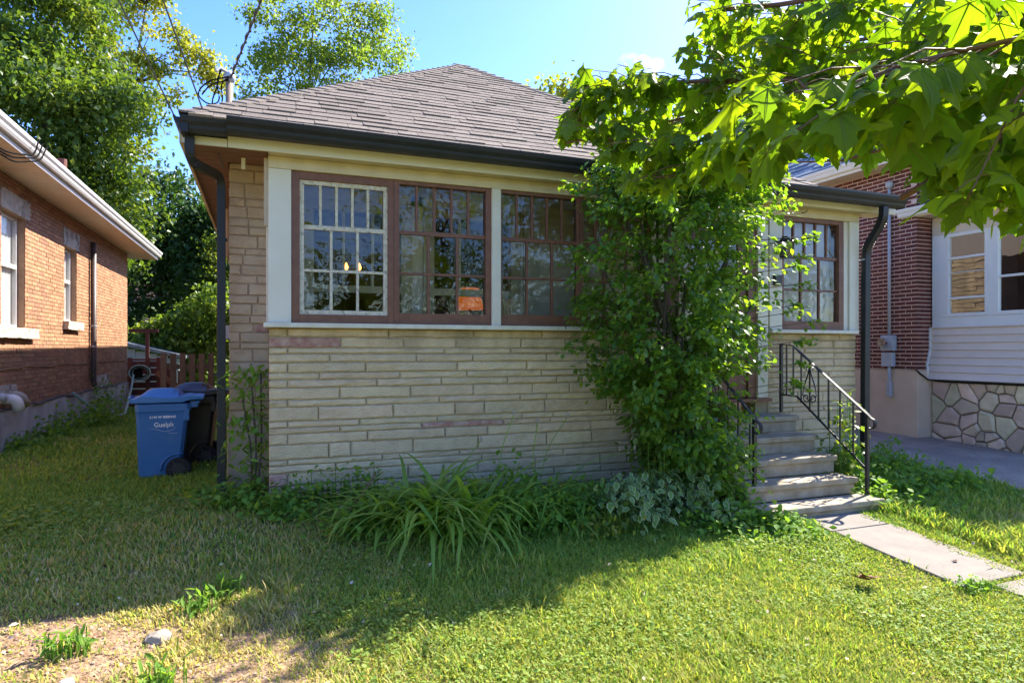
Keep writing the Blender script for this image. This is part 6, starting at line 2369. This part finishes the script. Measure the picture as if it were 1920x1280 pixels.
def grass(n, reg, seed, h0, wmul, name='grass'):
    g = np.random.default_rng(seed)
    x = g.uniform(reg[0], reg[1], n)
    y = g.uniform(reg[2], reg[3], n)
    dm = dirt_mask(x, y)
    keep = in_view(x, y) & free(x, y) & (g.random(n) > dm * .88)
    thin = fbm(x, y, 1.3, 12)
    keep &= g.random(n) < np.clip(.80 + .5 * thin, .35, 1)
    if name == 'grass_tufts':
        keep &= fbm(x, y, 5.5, 91) > .28
    x, y, dm = x[keep], y[keep], dm[keep]
    n = len(x)
    z = gz(x, y) - .004
    d_ = np.hypot(x, y)
    patch = fbm(x, y, 1.6, 4)
    dry = np.clip(.15 + .50 * fbm(x, y, .9, 8) + .3 * fbm(x, y, 4.0, 18) + dm * .5 - (x > 1) * .10 - (y > 7) * .1 + (np.hypot(x + 1.2, y - 4.2) < 2.2) * .22, 0, 1)
    tint = np.clip(np.where(g.random(n) < dry * .75, g.uniform(0, .28, n), g.uniform(.34, 1, n) + .22 * np.clip((y - 4.2) / 1.2, -.4, 1) - .1 * dry), 0, 1)
    h_ = h0 * g.uniform(.5, 1.4, n) * (1 + .5 * np.clip(patch, -.6, 1)) * (1 - .5 * dm)
    a = g.random(n) * 6.283
    lean = g.uniform(.25, 1.15, n) * h_
    wd = (.0022 + .00055 * d_) * wmul * g.uniform(.7, 1.3, n)
    ca, sa = np.cos(a), np.sin(a)
    p0 = np.c_[x - sa * wd, y + ca * wd, z]
    p1 = np.c_[x + sa * wd, y - ca * wd, z]
    mx_, my_ = x + ca * lean * .4, y + sa * lean * .4
    p2 = np.c_[mx_ + sa * wd * .8, my_ - ca * wd * .8, z + h_ * .62]
    p3 = np.c_[mx_ - sa * wd * .8, my_ + ca * wd * .8, z + h_ * .62]
    p4 = np.c_[x + ca * lean, y + sa * lean, z + h_ * .95]
    V = np.stack([p0, p1, p2, p3, p4], 1).reshape(-1, 3)
    b_ = np.arange(n)[:, None] * 5
    o = npmesh(name, V, [b_ + np.array([[0, 1, 2, 3]]), b_ + np.array([[3, 2, 4]])], grass_m, None, np.repeat(tint, 5))
    tag(o, kind='stuff')


grass(360000, (-3.5, 8.2, 2.2, 5.2), 101, .040, 1.0)
grass(170000, (-3.5, 8.2, 5.2, 8.2), 102, .050, 1.0)
grass(60000, (-3.5, 1.2, 8.2, 20), 103, .075, 1.2)
grass(26000, (6.0, 8.2, 3.0, 7.5), 104, .10, 1.2)
grass(40000, (-8, 8, 20, 34), 105, .12, 2.0)

grass(60000, (-3.3, 8.2, 2.3, 6.2), 106, .085, 1.0, 'grass_tufts')


def lawn_weeds(n, reg, seed, thr, sz):
    g = np.random.default_rng(seed)
    x = g.uniform(reg[0], reg[1], n)
    y = g.uniform(reg[2], reg[3], n)
    m = fbm(x, y, 2.4, 55) + .35 * fbm(x, y, 6, 56)
    keep = in_view(x, y) & free(x, y) & (m > thr + .22 * (x < -.2) * (y < 5)) & (dirt_mask(x, y) < .3)
    x, y = x[keep], y[keep]
    n = len(x)
    z = gz(x, y) + g.uniform(.015, .065, n)
    rm = rotmats(g.random(n) * 6.283, g.normal(size=n) * .35, g.normal(size=n) * .35)
    T = OV_T * np.array([1.25, 1, 1])
    o = scatter('clover', T, OV_F, np.c_[x, y, z], rm, sz * g.uniform(.6, 1.3, n), clover_m, None, None, 'stuff')


lawn_weeds(90000, (-3.3, 8, 2.2, 6.4), 201, .02, .017)
lawn_weeds(30000, (-3.3, 8, 2.4, 6.6), 202, .22, .030)
lawn_weeds(14000, (-3.3, 8, 2.4, 6.6), 204, -.05, .022)
lawn_weeds(9000, (-3.3, .5, 6.4, 12), 203, .15, .05)

# tufts in the bare soil
for k_, (x, y, lab) in enumerate(((-.42, 4.55, 'leafy weed tuft on the edge of the bare soil below the house shadow'), (-1.05, 4.25, 'small grass tuft in the middle of the bare soil'), (-1.95, 4.3, 'green weed tuft at the far left edge of the lawn'),
                                  (-.55, 3.75, 'long bladed weed at the bottom edge of the bare soil'), (-.28, 4.75, 'single upright weed beside the shadow edge'))):
    leafy('weed_tuft', lab, 'plant', [(x, y, .10), (x + .06, y + .03, .09)], 60, .05, .07, weed_m, 300 + k_, T=OV_T * np.array([.5, 1, 1]), single=30, up=.8)


def lump(name, label, cat, x, y, r, m, seed, h_=.6):
    random.seed(seed)
    t = MB()
    n = 9
    prof = [(r, -.2 * r), (r * 1.02, .1 * r), (r * .8, h_ * r * .8), (r * .3, h_ * r)]
    t.lathe((x, y, G(x, y)), prof, n)
    t.v = [(a + random.uniform(-.15, .15) * r, b_ + random.uniform(-.15, .15) * r, c + random.uniform(-.1, .1) * r) for a, b_, c in t.v]
    o = t.build(name, m, None, .006)
    return tag(o, label, cat)


lump('rock', 'pale flat rock in the bare soil', 'rock', -.57, 4.30, .075, rock_m, 1, .5)
lump('rock', 'small white pebble half buried in the bare soil', 'rock', -.95, 3.95, .035, white_m, 2)
lump('rock', 'grey stone at the left edge of the lawn', 'rock', -2.15, 4.62, .09, greyconc_m, 3, .4)
# dry leaf lying on the sunny lawn
dlf = thing('dead_leaf', 'curled dry brown maple leaf on the sunny lawn', 'leaf', (4.33, 3.7, G(4.33, 3.7)))
cT = MP_T.copy()
cT[:, 2] = .5 * np.abs(cT[:, 0]) ** 1.4 + .25 * (cT[:, 1] - .4) ** 2
me = bpy.data.meshes.new('blade')
me.from_pydata([tuple(v) for v in cT], [], [tuple(int(i) for i in f) for f in MP_F])
me.materials.append(deadleaf_m)
for k_ in range(2):
    link('blade', me, dlf, (.03 * k_ - .05, -.05 + .05 * k_, .06 + .012 * k_), (.2, .3 - .6 * k_, .8 + 1.9 * k_), (.14, .14, .14))
dl2 = thing('dead_leaf', 'small dry leaf on the concrete walk', 'leaf', (5.4, 3.75, G(5.4, 3.75) + .04))
link('blade', me, dl2, (0, 0, .005), (.1, .1, .3), (.045, .045, .045))
# fallen bits scattered over the lawn
g = np.random.default_rng(410)
n = 420
x = g.uniform(-3, 7.9, n)
y = g.uniform(2.4, 6.3, n)
k_ = free(x, y) & in_view(x, y)
x, y = x[k_], y[k_]
n = len(x)
scatter('leaf_litter', OV_T, OV_F, np.c_[x, y, gz(x, y) + g.uniform(.02, .045, n)], rotmats(g.random(n) * 6.3, g.normal(size=n) * .4, g.normal(size=n) * .5), g.uniform(.018, .05, n) ,
        tintmat('dry litter', [(.20, .10, .05), (.38, .25, .13), (.55, .47, .36), (.34, .33, .08)]), None, None, 'stuff')
# clods and litter on bare soil
g = np.random.default_rng(400)
n = 4200
x = g.uniform(-3, .6, n)
y = g.uniform(2.6, 4.9, n)
k_ = dirt_mask(x, y) > g.random(n) * .8
x, y = x[k_], y[k_]
n = len(x)
T = np.array([(-.5, -.4, 0), (.5, -.45, 0), (.45, .4, 0), (-.4, .5, 0), (0, 0, .55)])
scatter('soil_clods', T, [np.array([(0, 1, 4), (1, 2, 4), (2, 3, 4), (3, 0, 4)])], np.c_[x, y, gz(x, y) - .002], rotmats(g.random(n) * 6.3, g.normal(size=n) * .3, g.normal(size=n) * .3), .006 + .022 * g.random(n) ** 3,
        tintmat('soil clods', [(.17, .10, .065), (.30, .20, .14), (.42, .32, .24)]), None, None, 'stuff')
